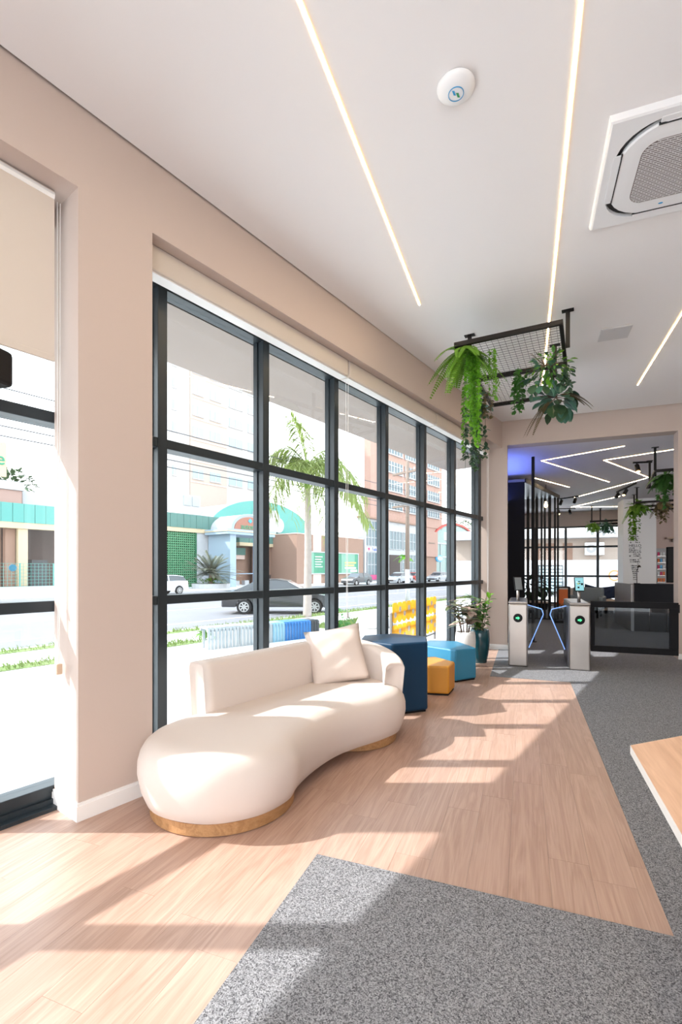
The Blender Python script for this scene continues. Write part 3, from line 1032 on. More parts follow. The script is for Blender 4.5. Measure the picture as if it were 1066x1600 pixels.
# ------------------------------------------------------------------ table in the foreground
tb = thing('table', 'light wood table with an angled corner cut off by the right frame edge', 'table', (1.1, 1.6, 0))
TP = [(0.373, 2.07), (0.36, 0.7), (1.9, 0.7), (1.9, 2.62), (0.98, 2.62)]
TP = [(x - 1.1, y - 1.6) for x, y in TP]
MB().prism(TP, 0.709, 0.741).build('tabletop', 'table_wood', tb)
eb = MB()
n = len(TP)
big = [(p[0] * 1.0, p[1] * 1.0) for p in TP]
for i in range(n):
    a, b = Vector(big[i]), Vector(big[(i + 1) % n])
    d = (b - a).normalized(); nn = Vector((d.y, -d.x)) * 0.0015
    nn = nn if nn.dot((a + b) / 2) > 0 else -nn
    eb.prism([tuple(a), tuple(b), tuple(b + nn), tuple(a + nn)], 0.710, 0.7405)
eb.build('edge_band', 'pot_white', tb)
for x, y in ((0.1, -0.7), (0.7, -0.7), (0.1, 0.55), (0.7, 0.85)):
    MB().box(x - 0.03, x + 0.03, y - 0.03, y + 0.03, 0.004, 0.709).build('leg', 'black_metal', tb)

# ------------------------------------------------------------------ entrance gates
def turnstile(name, label, x0, x1, wing_side, lean, dev_rot, dev_mat):
    cx = (x0 + x1) / 2
    o = thing(name, label, 'turnstile', (cx, 7.37, 0.004))
    w = (x1 - x0) / 2
    L = 1.1
    MB().box(-w, w, 0, L, 0, 0.90).build('body', 'steel', o, bevel=0.02, seg=3)
    MB().box(-w, w, 0.002, L, 0.902, 0.93).build('lid', 'steel', o, bevel=0.012, seg=3)
    MB().box(-w + 0.02, w - 0.02, 0.03, L - 0.03, 0.93, 0.936).build('glass_top', 'steel_dark', o)
    rd = MB().lathe([(0.062, 0), (0.062, 0.010), (0.055, 0.013)], 32).build('reader', 'black_board', o)
    rd.location = (0.0, 0.0, 0.70); rd.rotation_euler = (R(90), 0, 0)
    ar = MB().prism([(-0.028, -0.012), (0.0, -0.012), (0.0, -0.026), (0.026, 0.0), (0.0, 0.022), (0.0, 0.010), (-0.028, 0.010)], 0.013, 0.0145).build('arrow', 'led_green', rd)
    for sx in (-1, 1):
        MB().box(sx * (w + 0.001) - 0.004, sx * (w + 0.001) + 0.004, 0.12, L - 0.12, 0.05, 0.86).build('side_panel', 'steel_dark', o)
    # flap wing: glass with a dotted light edge
    s = wing_side
    P = [(w - 0.01, 0.86), (w + 0.20, 0.80), (w + 0.225, 0.72), (w + 0.02, 0.20), (w - 0.01, 0.20)]
    g = MB(lambda a, b, c: (a * s, b, c))
    g.add([(a, 0.50, c) for a, c in P] + [(a, 0.512, c) for a, c in P], [tuple(range(5)), tuple(range(9, 4, -1))] + [(i, i + 5, (i + 1) % 5 + 5, (i + 1) % 5) for i in range(5)])
    wing = g.build('flap', 'glass_dark', o)
    for (a, b) in zip(P[:3], P[1:4]):
        d = Vector((b[0] - a[0], 0, b[1] - a[1])); LL = d.length
        n = max(2, int(LL / 0.018))
        q = MB(lambda a_, b_, c_: (a_ * s, b_, c_))
        for k in range(n):
            t0, t1 = k / n, (k + 0.5) / n
            q.tube([(a[0] + d.x * t0, 0.506, a[1] + d.z * t0), (a[0] + d.x * t1, 0.506, a[1] + d.z * t1)], 0.008, 6)
        q.build('flap_light', 'led_blue', wing)
    # face reader on a post
    post = MB().tube([(0.0, 0.13, 0.93), (0.0, 0.13, 1.12)], 0.022, 14).build('post', 'steel', o, smooth=True)
    dv = MB().box(-0.062, 0.062, -0.012, 0.012, -0.09, 0.11).build('terminal', 'black_board', post, bevel=0.006)
    dv.location = (0.0, 0.105, 1.18); dv.rotation_euler = (R(-12), 0, dev_rot)
    return o, dv
t1, d1 = turnstile('turnstile', 'left steel turnstile pillar with green arrow reader by the white wall', -0.215, 0.045, 1, 0, R(35), 'screen')
MB().box(-0.054, 0.054, -0.0145, -0.012, -0.08, 0.10).build('screen', 'grey_fabric', d1)
t2, d2 = turnstile('turnstile', 'right steel turnstile pillar with a lit face terminal next to the gate', 0.588, 0.85, -1, 0, R(12), 'screen')
scr = MB().box(-0.054, 0.054, -0.0145, -0.012, -0.08, 0.10).build('screen', 'screen_lit', d2)
rr = random.Random(3)
for k in range(7):
    x, z = rr.uniform(-0.045, 0.03), rr.uniform(-0.07, 0.07)
    m = rr.choice(['screen_white', 'logo_blue', 'text_yellow', 'black_board'])
    o = MB().box(x, x + rr.uniform(0.01, 0.03), -0.0158, -0.0145, z, z + rr.uniform(0.008, 0.03)).build('icon', m, d2)

gate = thing('swing_gate', 'black framed glass swing gate beside the right turnstile', 'gate', (0.88, 7.62, 0))
GW, Z0, Z1, FW = 1.05, 0.245, 0.955, 0.085
for b in ((0, GW, Z1 - FW, Z1), (0, GW, Z0, Z0 + FW), (0, FW * 0.6, Z0 + FW, Z1 - FW), (GW - FW * 1.2, GW, Z0 + FW, Z1 - FW)):
    MB().box(b[0], b[1], -0.02, 0.02, b[2], b[3]).build('frame', 'black_board', gate, bevel=0.004)
MB().box(FW * 0.6 - 0.005, GW - FW * 1.2 + 0.005, -0.004, 0.004, Z0 + FW - 0.005, Z1 - FW + 0.005).build('pane', 'glass_dark', gate)
for z in (0.35, 0.8):
    MB().box(-0.035, 0.005, -0.025, 0.025, z, z + 0.07).build('hinge', 'black_metal', gate)
MB().box(GW, GW + 0.012, -0.02, 0.02, 0.82, 0.93).build('latch', 'black_metal', gate)

# ------------------------------------------------------------------ lounge beyond the opening
struct(MB().box(-0.72, -0.55, 9.1, 20.2, 0, 3.66).build('wall_lounge_left', 'navy_fabric'))
wf = MB()
wf.box(-0.6, 8.2, 20.0, 20.2, 3.03, 3.66).box(-0.6, 8.2, 20.0, 20.2, 0, 0.10).box(3.55, 8.2, 20.0, 20.2, 0, 3.66)
struct(wf.build('wall_lounge_far', 'wall_paint'))
struct(MB().box(8.0, 8.2, 9.1, 20.0, 0, 3.66).build('wall_lounge_right', 'pink_paint'))
win3 = setting('window_3')
xs = [-0.55, 0.40, 1.47, 2.55, 3.50]
for x in xs:
    MB().box(x - 0.04, x + 0.04, 20.0, 20.12, 0.1, 3.03).build('mullion', 'black_alu', win3)
for z0, z1 in ((1.12, 1.19), (2.22, 2.29), (2.97, 3.03), (0.1, 0.16)):
    for a, b in zip(xs, xs[1:]):
        MB().box(a + 0.04, b - 0.04, 20.005, 20.11, z0, z1).build('rail', 'black_alu', win3)
for a, b in zip(xs, xs[1:]):
    for z0, z1 in ((0.16, 1.12), (1.19, 2.22), (2.29, 2.97)):
        MB().box(a + 0.04, b - 0.04, 20.05, 20.056, z0, z1).build('pane', 'glass', win3)
# white column with lettering
struct(MB().box(2.86, 3.74, 17.0, 17.9, 0.004, 3.58).build('pillar_lounge', 'trim_white'))
struct(MB().box(3.74, 8.0, 17.6, 17.9, 0.004, 3.58).build('wall_lounge_back', 'pink_paint'))
dec = thing('wall_lettering', 'bulb shaped cloud of dark lettering on the white lounge column', 'lettering', (3.18, 16.995, 0.0))
q = MB()
rr = random.Random(9)
nrow = 26
for i in range(nrow):
    f = i / (nrow - 1)
    z = 1.08 + f * 1.50
    wdt = 0.035 + 0.125 * (math.sin(PI * min(1, (f ** 1.3) * 1.02)) if f > 0.1 else 0.1)
    if 0.66 < f < 0.74: continue
    x = -wdt
    while x < wdt:
        l = rr.uniform(0.03, 0.10)
        if rr.random() < 0.75:
            # each mark is a small upright glyph-like stroke group
            k = x
            while k < min(x + l, wdt):
                hgt = rr.uniform(0.025, 0.045)
                q.box(k, k + 0.010, -0.003, 0.004, z, z + hgt)
                if rr.random() < 0.6: q.box(k, k + 0.022, -0.003, 0.004, z + rr.choice([0, hgt * 0.5, hgt - 0.009]), z + hgt)
                k += 0.028
        x += l + 0.02
q.build('small_words', 'decal_dark', dec, kind='stuff')
text('large_word', 'HELLO', 0.11, 'decal_dark', dec, (0.0, -0.003, 2.135), (R(90), 0, 0), 0.003)

desk = thing('reception_desk', 'long reception desk with grey end and black front behind the gate', 'desk', (3.6, 13.6, 0.004))
MB().box(-1.32, -1.27, -1.05, 1.05, 0.0, 1.06).build('end_panel', 'grey_laminate', desk)
for k in range(7):
    MB().box(-1.335, -1.32, -1.05 + 0.3 * k, -1.05 + 0.3 * k + 0.285, 0.02, 1.05).build('panel', 'grey_laminate', desk)
MB().box(-1.27, 1.6, -1.08, -1.03, 0.62, 1.08).build('front_panel', 'black_board', desk)
for k in range(9):
    MB().box(-1.27 + 0.32 * k, -1.27 + 0.32 * k + 0.30, -1.03, -0.98, 0.0, 0.62).build('lower_panel', 'dark_laminate' if k < 3 else 'grey_fabric', desk)
MB().box(-1.33, 1.6, -1.0, -0.45, 1.03, 1.06).build('counter_top', 'grey_laminate', desk)

tv = thing('wall_screen', 'large black screen on the far pink wall above the desk', 'screen', (4.35, 17.58, 1.1))
MB().box(-0.22, 0.9, -0.06, 0.0, -0.1, 1.0).build('housing', 'black_board', tv, bevel=0.01)
MB().box(-0.19, 0.87, -0.065, -0.06, -0.07, 0.97).build('display', 'black_metal', tv)
tw = thing('display_tower', 'narrow bright product display beside the black wall screen', 'display', (3.93, 17.4, 0.004))
MB().box(-0.13, 0.13, -0.12, 0.15, 0, 2.05).build('case', 'grey_laminate', tw)
for k in range(8):
    MB().box(-0.11, 0.11, -0.16, -0.12, 0.4 + 0.2 * k, 0.42 + 0.2 * k).build('shelf', 'steel', tw)
    for j in range(3):
        MB().box(-0.10 + 0.07 * j, -0.05 + 0.07 * j, -0.155, -0.125, 0.42 + 0.2 * k, 0.53 + 0.2 * k).build('packet', rr.choice(['orange', 'text_white', 'logo_blue', 'text_red']), tw)
sh = thing('wall_shelf', 'short pale shelf on the far pink wall near the opening edge', 'shelf', (4.3, 17.6, 2.35))
MB().box(-0.2, 0.9, -0.25, 0.0, 0.0, 0.05).build('board', 'pale_wood', sh)
MB().box(-0.02, 0.02, -0.2, 0.0, -0.1, 0.0).build('bracket', 'steel', sh)
sh = thing('wall_shelf', 'second pale shelf lower on the pink wall above the screen', 'shelf', (4.75, 17.6, 2.12))
MB().box(-0.2, 0.6, -0.25, 0.0, 0.0, 0.04).build('board', 'pale_wood', sh)
MB().box(-0.02, 0.02, -0.2, 0.0, -0.08, 0.0).build('bracket', 'steel', sh)

# black slat screen: a solid panel near, upright slats further in, a dropped soffit above both
scrn = thing('slat_screen', 'black floor to ceiling slat screen left of the lounge view', 'screen', (-0.30, 11.7, 0.004))
MB().box(-0.2, 0.31, 0.0, 0.10, 0, 3.396).build('panel', 'black_board', scrn)
MB().prism([(-0.2, 0.0), (0.31, 0.0), (1.20, 3.0), (-0.2, 3.0)], 3.40, 3.46).build('soffit', 'steel_dark', scrn)
for (a_, b_) in (((0.31, 0.0), (1.20, 3.0)),):
    MB().prism([a_, (a_[0] + 0.03, a_[1]), (b_[0] + 0.03, b_[1]), b_], 3.38, 3.475).build('soffit_edge', 'black_metal', scrn)
for x in (0.40, 0.515, 0.63, 0.755, 0.84, 0.965, 1.10, 1.175):
    w = 0.075 if x in (0.40, 0.63, 0.965) else 0.05
    MB().box(x - w / 2, x + w / 2, 2.90, 2.96, 0, 3.40).build('slat', 'black_metal', scrn)
MB().box(0.36, 1.2, 2.89, 2.97, 0.0, 0.03).build('floor_rail', 'black_metal', scrn)
pole = thing('ceiling_post', 'slim black post reaching the ceiling beside the slat screen', 'post', (0.16, 10.0, 0.004))
MB().tube([(0, 0, 0), (0, 0, 3.576)], 0.03, 12).build('pole', 'black_metal', pole)
MB().lathe([(0.07, 0), (0.07, 0.012)], 16).build('foot', 'black_metal', pole)

# blue accent strip on top of the dark panel, with its own light
bs = thing('accent_light', 'blue accent light glowing on top of the dark panel', 'light', (-0.38, 10.6, 2.95))
MB().box(-0.03, 0.03, -0.9, 1.3, 0.0, 0.02).build('strip', 'led_blue', bs)
MB().box(-0.10, 0.04, -0.9, 1.3, -0.03, 0.0).build('ledge', 'black_board', bs)
bl_d = bpy.data.lights.new('accent_lamp', 'AREA')
bl_d.shape = 'RECTANGLE'; bl_d.size = 0.06; bl_d.size_y = 2.2; bl_d.energy = 16; bl_d.color = (0.14, 0.22, 1.0)
bl_o = bpy.data.objects.new('accent_lamp', bl_d); COL.objects.link(bl_o)
bl_o.parent = bs; bl_o.location = (0, 0.2, 0.03); bl_o.rotation_euler = (PI, 0, 0)

# hanging racks and track lights of the lounge
hang_rack('near lounge planter rack high at the right edge of the opening', (2.06, 9.5, 3.05), R(-8), [(0, 1.0, 0, 1.0), (0, 1.0, 0.99, 1.9)], [(0.05, 0.5), (0.05, 1.7)], ZL, mesh=False, bar=0.035)
hang_rack('middle lounge planter rack with two plants', (2.70, 14.4, 3.12), R(-8), [(0, 1.1, 0, 1.0), (0, 1.1, 0.99, 2.0)], [(0.05, 0.3), (0.05, 1.7), (1.0, 1.0)], ZL, mesh=False, bar=0.04)
hang_rack('farthest lounge planter rack in front of the far window', (2.08, 18.2, 3.0), R(-8), [(0, 1.1, 0, 1.2)], [(0.05, 0.2), (0.3, 1.1)], ZL, mesh=False, bar=0.045)
r = random.Random(21)
def far_plant(label, loc, rad, m, L, n=60):
    p = thing('hanging_plant', label, 'plant', loc)
    leafball(p, (0, 0, -0.08), n, rad, r, [m, 'leaf_dark'], rad * 0.55, (1, 1, 0.7), joined=True)
    fern(p, (0, 0, 0.0), 7, rad * 1.7, r, m, (-0.6, 0.2), None, 0.11)
    strands(p, (0, 0, -0.05), 7, L, r, m, rad * 0.8, 0.075, 40)
far_plant('trailing plant on the near lounge rack beside the right pillar', (2.28, 9.75, 3.05), 0.2, 'leaf_green', 0.55)
far_plant('leafy plant trailing from the front left of the middle lounge rack', (2.78, 14.6, 3.12), 0.24, 'leaf_fern', 0.95)
far_plant('darker leafy plant on the front right of the middle lounge rack', (3.32, 14.5, 3.14), 0.2, 'leaf_brown', 0.5)
far_plant('round fern at the left end of the farthest lounge rack', (2.2, 18.35, 2.98), 0.2, 'leaf_fern', 0.25)
far_plant('pale trailing plant along the farthest lounge rack', (2.65, 18.6, 2.98), 0.24, 'leaf_teal', 0.3)

def spot_track(label, a, b, spots):
    o = thing('spot_track', label, 'light', (a[0], a[1], ZL))
    d = Vector((b[0] - a[0], b[1] - a[1], 0)); ang = math.atan2(d.y, d.x)
    o.rotation_euler = (0, 0, ang)
    MB().box(0, d.length, -0.018, 0.018, -0.03, 0.0).build('track', 'black_metal', o)
    for t, lit in spots:
        x = d.length * t
        h = MB().tube([(0, 0, 0), (0.0, -0.07, -0.13)], 0.045, 12).build('spot', 'black_metal', o)
        h.location = (x, 0, -0.07)
        MB().box(-0.01, 0.01, -0.01, 0.01, 0.0, 0.05).build('stem', 'black_metal', h)
        if lit:
            e = MB().lathe([(0.0, -0.03), (0.035, -0.015), (0.035, 0.0)], 12).build('bulb', 'lamp_glow', h)
            e.location = (0.0, -0.075, -0.135)
spot_track('black ceiling track with spots right of the slat screen', (1.02, 16.15), (1.5, 15.75), [(0.1, False), (0.85, False)])
spot_track('black ceiling track with a glowing spot over the middle lounge rack', (2.42, 15.3), (2.62, 13.9), [(0.1, False), (0.55, True)])
spot_track('black ceiling track near the far window with one glowing spot', (1.05, 18.7), (1.7, 18.9), [(0.12, True), (0.7, False)])
spot_track('black ceiling track with a glowing spot near the right pillar', (2.06, 11.2), (2.4, 11.25), [(0.2, True)])
def hang_bulb(label, loc, h):
    o = thing('pendant_bulb', label, 'light', loc)
    MB().tube([(0, 0, 0.1), (0, 0, h)], 0.006, 6).build('cord', 'black_metal', o)
    MB().lathe([(0.0, -0.06), (0.035, -0.045), (0.045, 0.0), (0.03, 0.05), (0.018, 0.1)], 14).build('bulb', 'lamp_glow', o, smooth=True)
hang_bulb('glowing warm pendant bulb in front of the slat screen', (0.52, 13.4, 3.05), ZL - 3.05)

# lounge furniture
bench = thing('bench', 'pale lounge bench below the far window carrying navy cushions', 'bench', (1.93, 17.6, 0.004))
MB().box(-0.9, 0.75, -0.4, 0.4, 0.10, 0.45).build('seat', 'pale_wood', bench, bevel=0.02)
MB().box(-0.9, 0.75, 0.25, 0.4, 0.45, 0.78).build('backrest', 'fabric', bench, bevel=0.03)
MB().box(-0.85, 0.7, -0.35, 0.35, 0.0, 0.10).build('base', 'black_board', bench)
pillow('cushion', 'navy cushion with a pale stripe at the left of the bench', 'cushion', (2.05, 17.5, 0.67), (R(-25), R(15), 0), 0.5, 0.46, 0.16, 'navy_fabric')
pillow('cushion', 'navy cushion on the bench next to the reception desk', 'cushion', (2.55, 17.5, 0.66), (R(-25), R(-8), 0), 0.5, 0.44, 0.16, 'navy_fabric')
ch = thing('armchair', 'grey lounge armchair behind the right turnstile', 'chair', (1.72, 15.9, 0.004), R(-15))
MB().box(-0.4, 0.4, -0.38, 0.38, 0.22, 0.44).build('seat', 'grey_fabric', ch, bevel=0.05, seg=3)
MB().box(-0.42, 0.42, 0.28, 0.44, 0.3, 0.86).build('backrest', 'grey_fabric', ch, bevel=0.05, seg=3)
for s in (-1, 1):
    MB().box(s * 0.42 - 0.06, s * 0.42 + 0.06, -0.36, 0.36, 0.25, 0.62).build('armrest', 'grey_fabric', ch, bevel=0.04, seg=3)
    for y in (-0.32, 0.34):
        MB().box(s * 0.34 - 0.02, s * 0.34 + 0.02, y - 0.02, y + 0.02, 0, 0.24).build('leg', 'black_metal', ch)
fr = thing('side_stand', 'open black metal frame stand seen between the turnstiles', 'stand', (0.93, 13.9, 0.004))
for x in (-0.17, 0.17):
    for y in (-0.16, 0.16):
        MB().box(x - 0.016, x + 0.016, y - 0.016, y + 0.016, 0, 0.95).build('post', 'black_metal', fr)
for y in (-0.16, 0.16):
    for z in (0.0, 0.92):
        MB().box(-0.154, 0.154, y - 0.016, y + 0.016, z, z + 0.03).build('rail', 'black_metal', fr)
for x in (-0.17, 0.17):
    for z in (0.0, 0.92):
        MB().box(x - 0.016, x + 0.016, -0.144, 0.144, z, z + 0.03).build('rail', 'black_metal', fr)
og = thing('orange_chair', 'small orange chair seen behind the black frame stand', 'chair', (1.08, 15.2, 0.004), 0.3)
MB().box(-0.17, 0.17, 0.1, 0.16, 0.4, 0.82).build('backrest', 'orange', og, bevel=0.02)
MB().box(-0.2, 0.2, -0.25, 0.16, 0.38, 0.44).build('seat', 'orange', og, bevel=0.02)
for x in (-0.16, 0.16):
    for y in (-0.2, 0.12):
        MB().box(x - 0.015, x + 0.015, y - 0.015, y + 0.015, 0, 0.38).build('leg', 'black_metal', og)
lt = thing('low_table', 'low dark lounge table behind the slat screen', 'table', (0.35, 16.0, 0.004))
MB().box(-0.4, 0.4, -0.3, 0.3, 0.38, 0.42).build('tabletop', 'pale_wood', lt)
for x in (-0.36, 0.36):
    for y in (-0.26, 0.26):
        MB().box(x - 0.015, x + 0.015, y - 0.015, y + 0.015, 0, 0.38).build('leg', 'black_metal', lt)
r = random.Random(4)
for lab, loc, sc in (('dark leafy potted plant behind the left slats', (0.15, 16.7, 0.004), 1.0), ('dark leafy potted plant behind the right slats', (0.62, 18.2, 0.004), 0.9)):
    p = thing('potted_plant', lab, 'plant', loc)
    MB().lathe([(0.14, 0), (0.2, 0.35), (0.18, 0.35), (0.18, 0.31)], 18).build('pot', 'black_board', p)
    MB().tube([(0, 0, 0.3), (0.02, 0, 0.8)], 0.015, 6).build('stem', 'stem', p)
    leafball(p, (0, 0, 0.8), 70, 0.36 * sc, r, ['leaf_dark'], 0.2, (1, 1, 1), joined=True)
dt = thing('desk_lamp', 'slim black desk lamp standing on the reception desk', 'lamp', (2.5, 13.15, 1.094 - 0.03))
MB().lathe([(0.07, 0), (0.07, 0.015)], 16).build('base', 'black_metal', dt)
MB().tube([(0, 0, 0.01), (0, 0.02, 0.3), (0.03, -0.05, 0.42)], 0.007, 6).build('stem', 'black_metal', dt)
MB().lathe([(0.045, 0), (0.02, 0.05)], 12, (0.03, -0.07, 0.39)).build('shade', 'black_metal', dt)

# house beyond the far window
hs = thing('pale_house', 'pale pink house with white eaves beyond the far lounge window', 'building', (3.0, 30.0, -0.05))
MB().box(-7, 7, 0, 5, 0, 3.2).build('wall', 'peach_tower', hs)
MB().box(-7.5, 7.5, -0.9, 5.5, 3.2, 3.7).build('eaves', 'white_wall', hs)
MB().box(-7, 7, -2.2, -2.05, 0, 1.95).build('boundary_wall', 'white_wall', hs)
for x in (-2.6, -1.9, -0.95, 2.6):
    w_ = MB().box(x, x + 0.5, -0.03, 0.02, 1.95, 2.95).build('window', 'brown_wall', hs)
lv = MB().box(-2.3, -1.1, -2.3, -2.2, 0.2, 1.7).build('louvre', 'slat_dark', hs)
for k in range(8):
    MB().box(-2.25, -1.15, -2.36, -2.28, 0.3 + 0.17 * k, 0.42 + 0.17 * k).build('blade', 'ext_window_pale', lv)
acx = MB().box(0.15, 1.1, -0.35, 0.0, 2.25, 2.95).build('condenser', 'plastic_white', hs, bevel=0.03)
fan = MB().lathe([(0.24, 0), (0.24, 0.02)], 24).build('fan_guard', 'ac_grey', acx)
fan.location = (0.45, -0.355, 2.6); fan.rotation_euler = (R(90), 0, 0)
fan = MB().lathe([(0.08, 0.02), (0.08, 0.03)], 16).build('fan_hub', 'plastic_white', acx)
fan.location = (0.45, -0.355, 2.6); fan.rotation_euler = (R(90), 0, 0)
sg = thing('planter_sign', 'white planter box with orange arrow logo beyond the far window', 'sign', (4.1, 26.2, -0.03))
MB().box(-0.9, 0.9, -0.3, 0.3, 0, 1.55).build('box', 'white_wall', sg)
q = MB()
for k in range(14):
    a0, a1 = R(40 + 20 * k), R(40 + 20 * (k + 1))
    q.prism([(0.26 * math.cos(a0), 0.26 * math.sin(a0)), (0.26 * math.cos(a1), 0.26 * math.sin(a1)), (0.2 * math.cos(a1), 0.2 * math.sin(a1)), (0.2 * math.cos(a0), 0.2 * math.sin(a0))], 0, 0.01)
for sy in (-1, 1):
    q.prism([(0.0, 0.0), (0.16, 0.12 * sy), (0.2, 0.07 * sy), (0.06, 0.0)][::sy], 0, 0.01)
lg = q.build('logo', 'orange', sg); lg.location = (-0.1, -0.30, 1.15); lg.rotation_euler = (R(90), 0, 0)

# ------------------------------------------------------------------ outdoors: ground
GR = [(0.46, -0.03), (2.5, -0.08), (5.0, -0.20), (9.15, -0.34)]
def gz(t):
    for (a, za), (b, zb) in zip(GR, GR[1:]):
        if t <= b: return za + (zb - za) * (t - a) / (b - a)
    return -0.45
def gstrip(name, m, s0, s1, ts, dz=0.0, th=0.3):
    q = MB()
    for a, b in zip(ts, ts[1:]):
        v = [W(s, t, gz(t) + dz - k) for k in (0, th) for t in (a, b) for s in (s0, s1)]
        q.add(v, [(0, 1, 3, 2), (4, 6, 7, 5), (0, 4, 5, 1), (2, 3, 7, 6), (0, 2, 6, 4), (1, 5, 7, 3)])
    return struct(q.build(name, m))
gstrip('sidewalk', 'concrete', -30, 90, (0.46, 2.5, 5.0, 9.15))
struct(MB(W).box(-60, 160, 9.15, 9.3, -0.8, -0.335).build('kerb_near', 'kerb'))
struct(MB(W).box(-60, 160, 9.3, 31.4, -0.9, -0.45).build('road', 'asphalt'))
struct(MB(W).box(-60, 160, 31.4, 31.6, -0.9, -0.33).build('kerb_far', 'kerb'))
struct(MB(W).box(-60, 160, 31.6, 120, -0.9, -0.34).build('sidewalk_far', 'concrete'))
struct(MB().box(-6, 40, -60, -3.4, -0.4, -0.04).build('ground_back', 'concrete'))
struct(MB().box(4.55, 40, -3.4, 60, -0.4, -0.04).build('ground_side', 'concrete'))
struct(MB().box(-0.8, 4.55, 20.2, 60, -0.4, -0.04).build('ground_beyond', 'concrete'))
for t in (11.4, 16.2, 20.6, 25.0):
    struct(MB(W).box(-40, 110, t, t + 0.13, -0.449, -0.443).build('road_line', 'road_paint'))
g = MB(W)
def grass_strip(name, label, s0, s1, t0, t1, n, h=0.12):
    q = MB()
    rr = random.Random(int(s0 * 10 + t0))
    for i in range(n):
        s, t = rr.uniform(s0, s1), rr.uniform(t0, t1)
        p = W(s, t, gz(t) - 0.005)
        q.leaf(p, (rr.uniform(-.5, .5), rr.uniform(-.5, .5), 1), (rr.uniform(-1, 1), 1, 0), h * rr.uniform(0.6, 1.2), 0.02, 0.5)
    for a, b in ((t0, t1),):
        v = [W(s, t, gz(t) + 0.012 - k) for k in (0, 0.02) for t in (a, b) for s in (s0, s1)]
        q.add(v, [(0, 1, 3, 2), (4, 6, 7, 5), (0, 4, 5, 1), (2, 3, 7, 6), (0, 2, 6, 4), (1, 5, 7, 3)])
    tag(q.build(name, 'grass'), label, 'grass', kind='stuff')
grass_strip('grass', 'narrow grass verge along the near kerb of the street', 1.0, 32, 8.55, 9.1, 2600)
grass_strip('grass', 'second grass strip on the sidewalk in front of the white slat fence', -4.0, 5.6, 6.2, 6.75, 1500)
grass_strip('grass', 'small lawn patch beyond the cream pillow outside the window', 9.0, 12.4, 4.9, 6.1, 2200)
tag(MB().lathe([(0.1, 0), (0.42, 0.02), (0.5, 0.12), (0.44, 0.26), (0.3, 0.36), (0.12, 0.40)], 14, W(9.6, 4.25, gz(4.25) - 0.02)).build('boulder', 'concrete', smooth=True), 'pale rounded boulder on the sidewalk beyond the sofa end', 'rock')
tag(MB().lathe([(0.1, 0), (0.36, 0.02), (0.42, 0.10), (0.34, 0.20), (0.12, 0.27)], 12, W(10.4, 4.0, gz(4.0) - 0.02)).build('boulder', 'concrete', smooth=True), 'smaller pale boulder just behind the rounded one outside', 'rock')

# the building's own canopy over the sidewalk
cn = MB(W)
cn.box(-14, 7.9, 0.46, 1.38, 3.42, 3.75)
struct(cn.build('canopy', 'canopy'))

# slatted low fence
fa, fb = W(4.78, 5.06), W(7.43, 4.34)
fd = Vector((fb[0] - fa[0], fb[1] - fa[1])); fl = fd.length
fen = thing('slat_fence', 'low slatted fence fading from white to blue behind the sofa', 'fence', (fa[0], fa[1], -0.21), math.atan2(fd.y, fd.x))
n = int(fl / 0.078)
for i in range(n):
    f = i / n
    m = 'slat_white' if f < 0.52 else 'slat_pale' if f < 0.64 else 'slat_blue' if f < 0.90 else 'slat_dark'
    MB().box(i * 0.078, i * 0.078 + 0.058, -0.02, 0.02, 0.0, 0.43).build('slat', m, fen, bevel=0.006)
    MB().box(i * 0.078, i * 0.078 + 0.058, 0.02, 0.42, 0.41, 0.445).build('seat_slat', m, fen)
for y in (0.02, 0.36):
    MB().box(0, n * 0.078 - 0.02, y, y + 0.04, 0.36, 0.41).build('rail', 'slat_white', fen)
for i in range(4):
    MB().box(0.05 + i * 0.8, 0.1 + i * 0.8, 0.36, 0.40, 0.0, 0.36).build('leg', 'slat_white', fen)

# yellow barrier with scalloped boards
ya, yb = Vector((-2.08, 7.79)), Vector((-1.76, 10.15))
yd = yb - ya; yl = yd.length
yel = thing('yellow_barrier', 'yellow barrier of rounded boards on a grey tube frame outside', 'barrier', (ya.x, ya.y, -0.07), math.atan2(yd.y, yd.x))
for x in (0.0, yl):
    MB().box(x - 0.02, x + 0.02, -0.02, 0.02, 0, 0.74).build('post', 'tube_grey', yel)
for z in (0.12, 0.42, 0.72):
    MB().box(0.02, yl - 0.02, -0.015, 0.015, z, z + 0.03).build('rail', 'tube_grey', yel)
nb_ = 11
for row, z0 in enumerate((0.19, 0.57)):
    for i in range(nb_):
        w = yl / nb_ * 0.97
        x0 = i * yl / nb_
        P = [(x0 + w / 2 + w / 2 * math.cos(a), z0 + 0.08 + 0.09 * math.sin(a)) for a in [PI + PI * k / 8 for k in range(9)]]
        P += [(x0 + w, z0 + 0.30), (x0 + w * 0.82, z0 + 0.34), (x0 + w * 0.18, z0 + 0.34), (x0, z0 + 0.30)]
        b = MB().prism(P, 0.018, 0.034).build('board', 'yellow_board', yel, bevel=0.004)
        b.rotation_euler = (R(90), 0, 0)
        q = MB().lathe([(0.05, 0.034), (0.05, 0.038)], 14, (x0 + w / 2, z0 + 0.13 + 0.09 * (i % 2), 0)).build('mark', 'text_white', b)

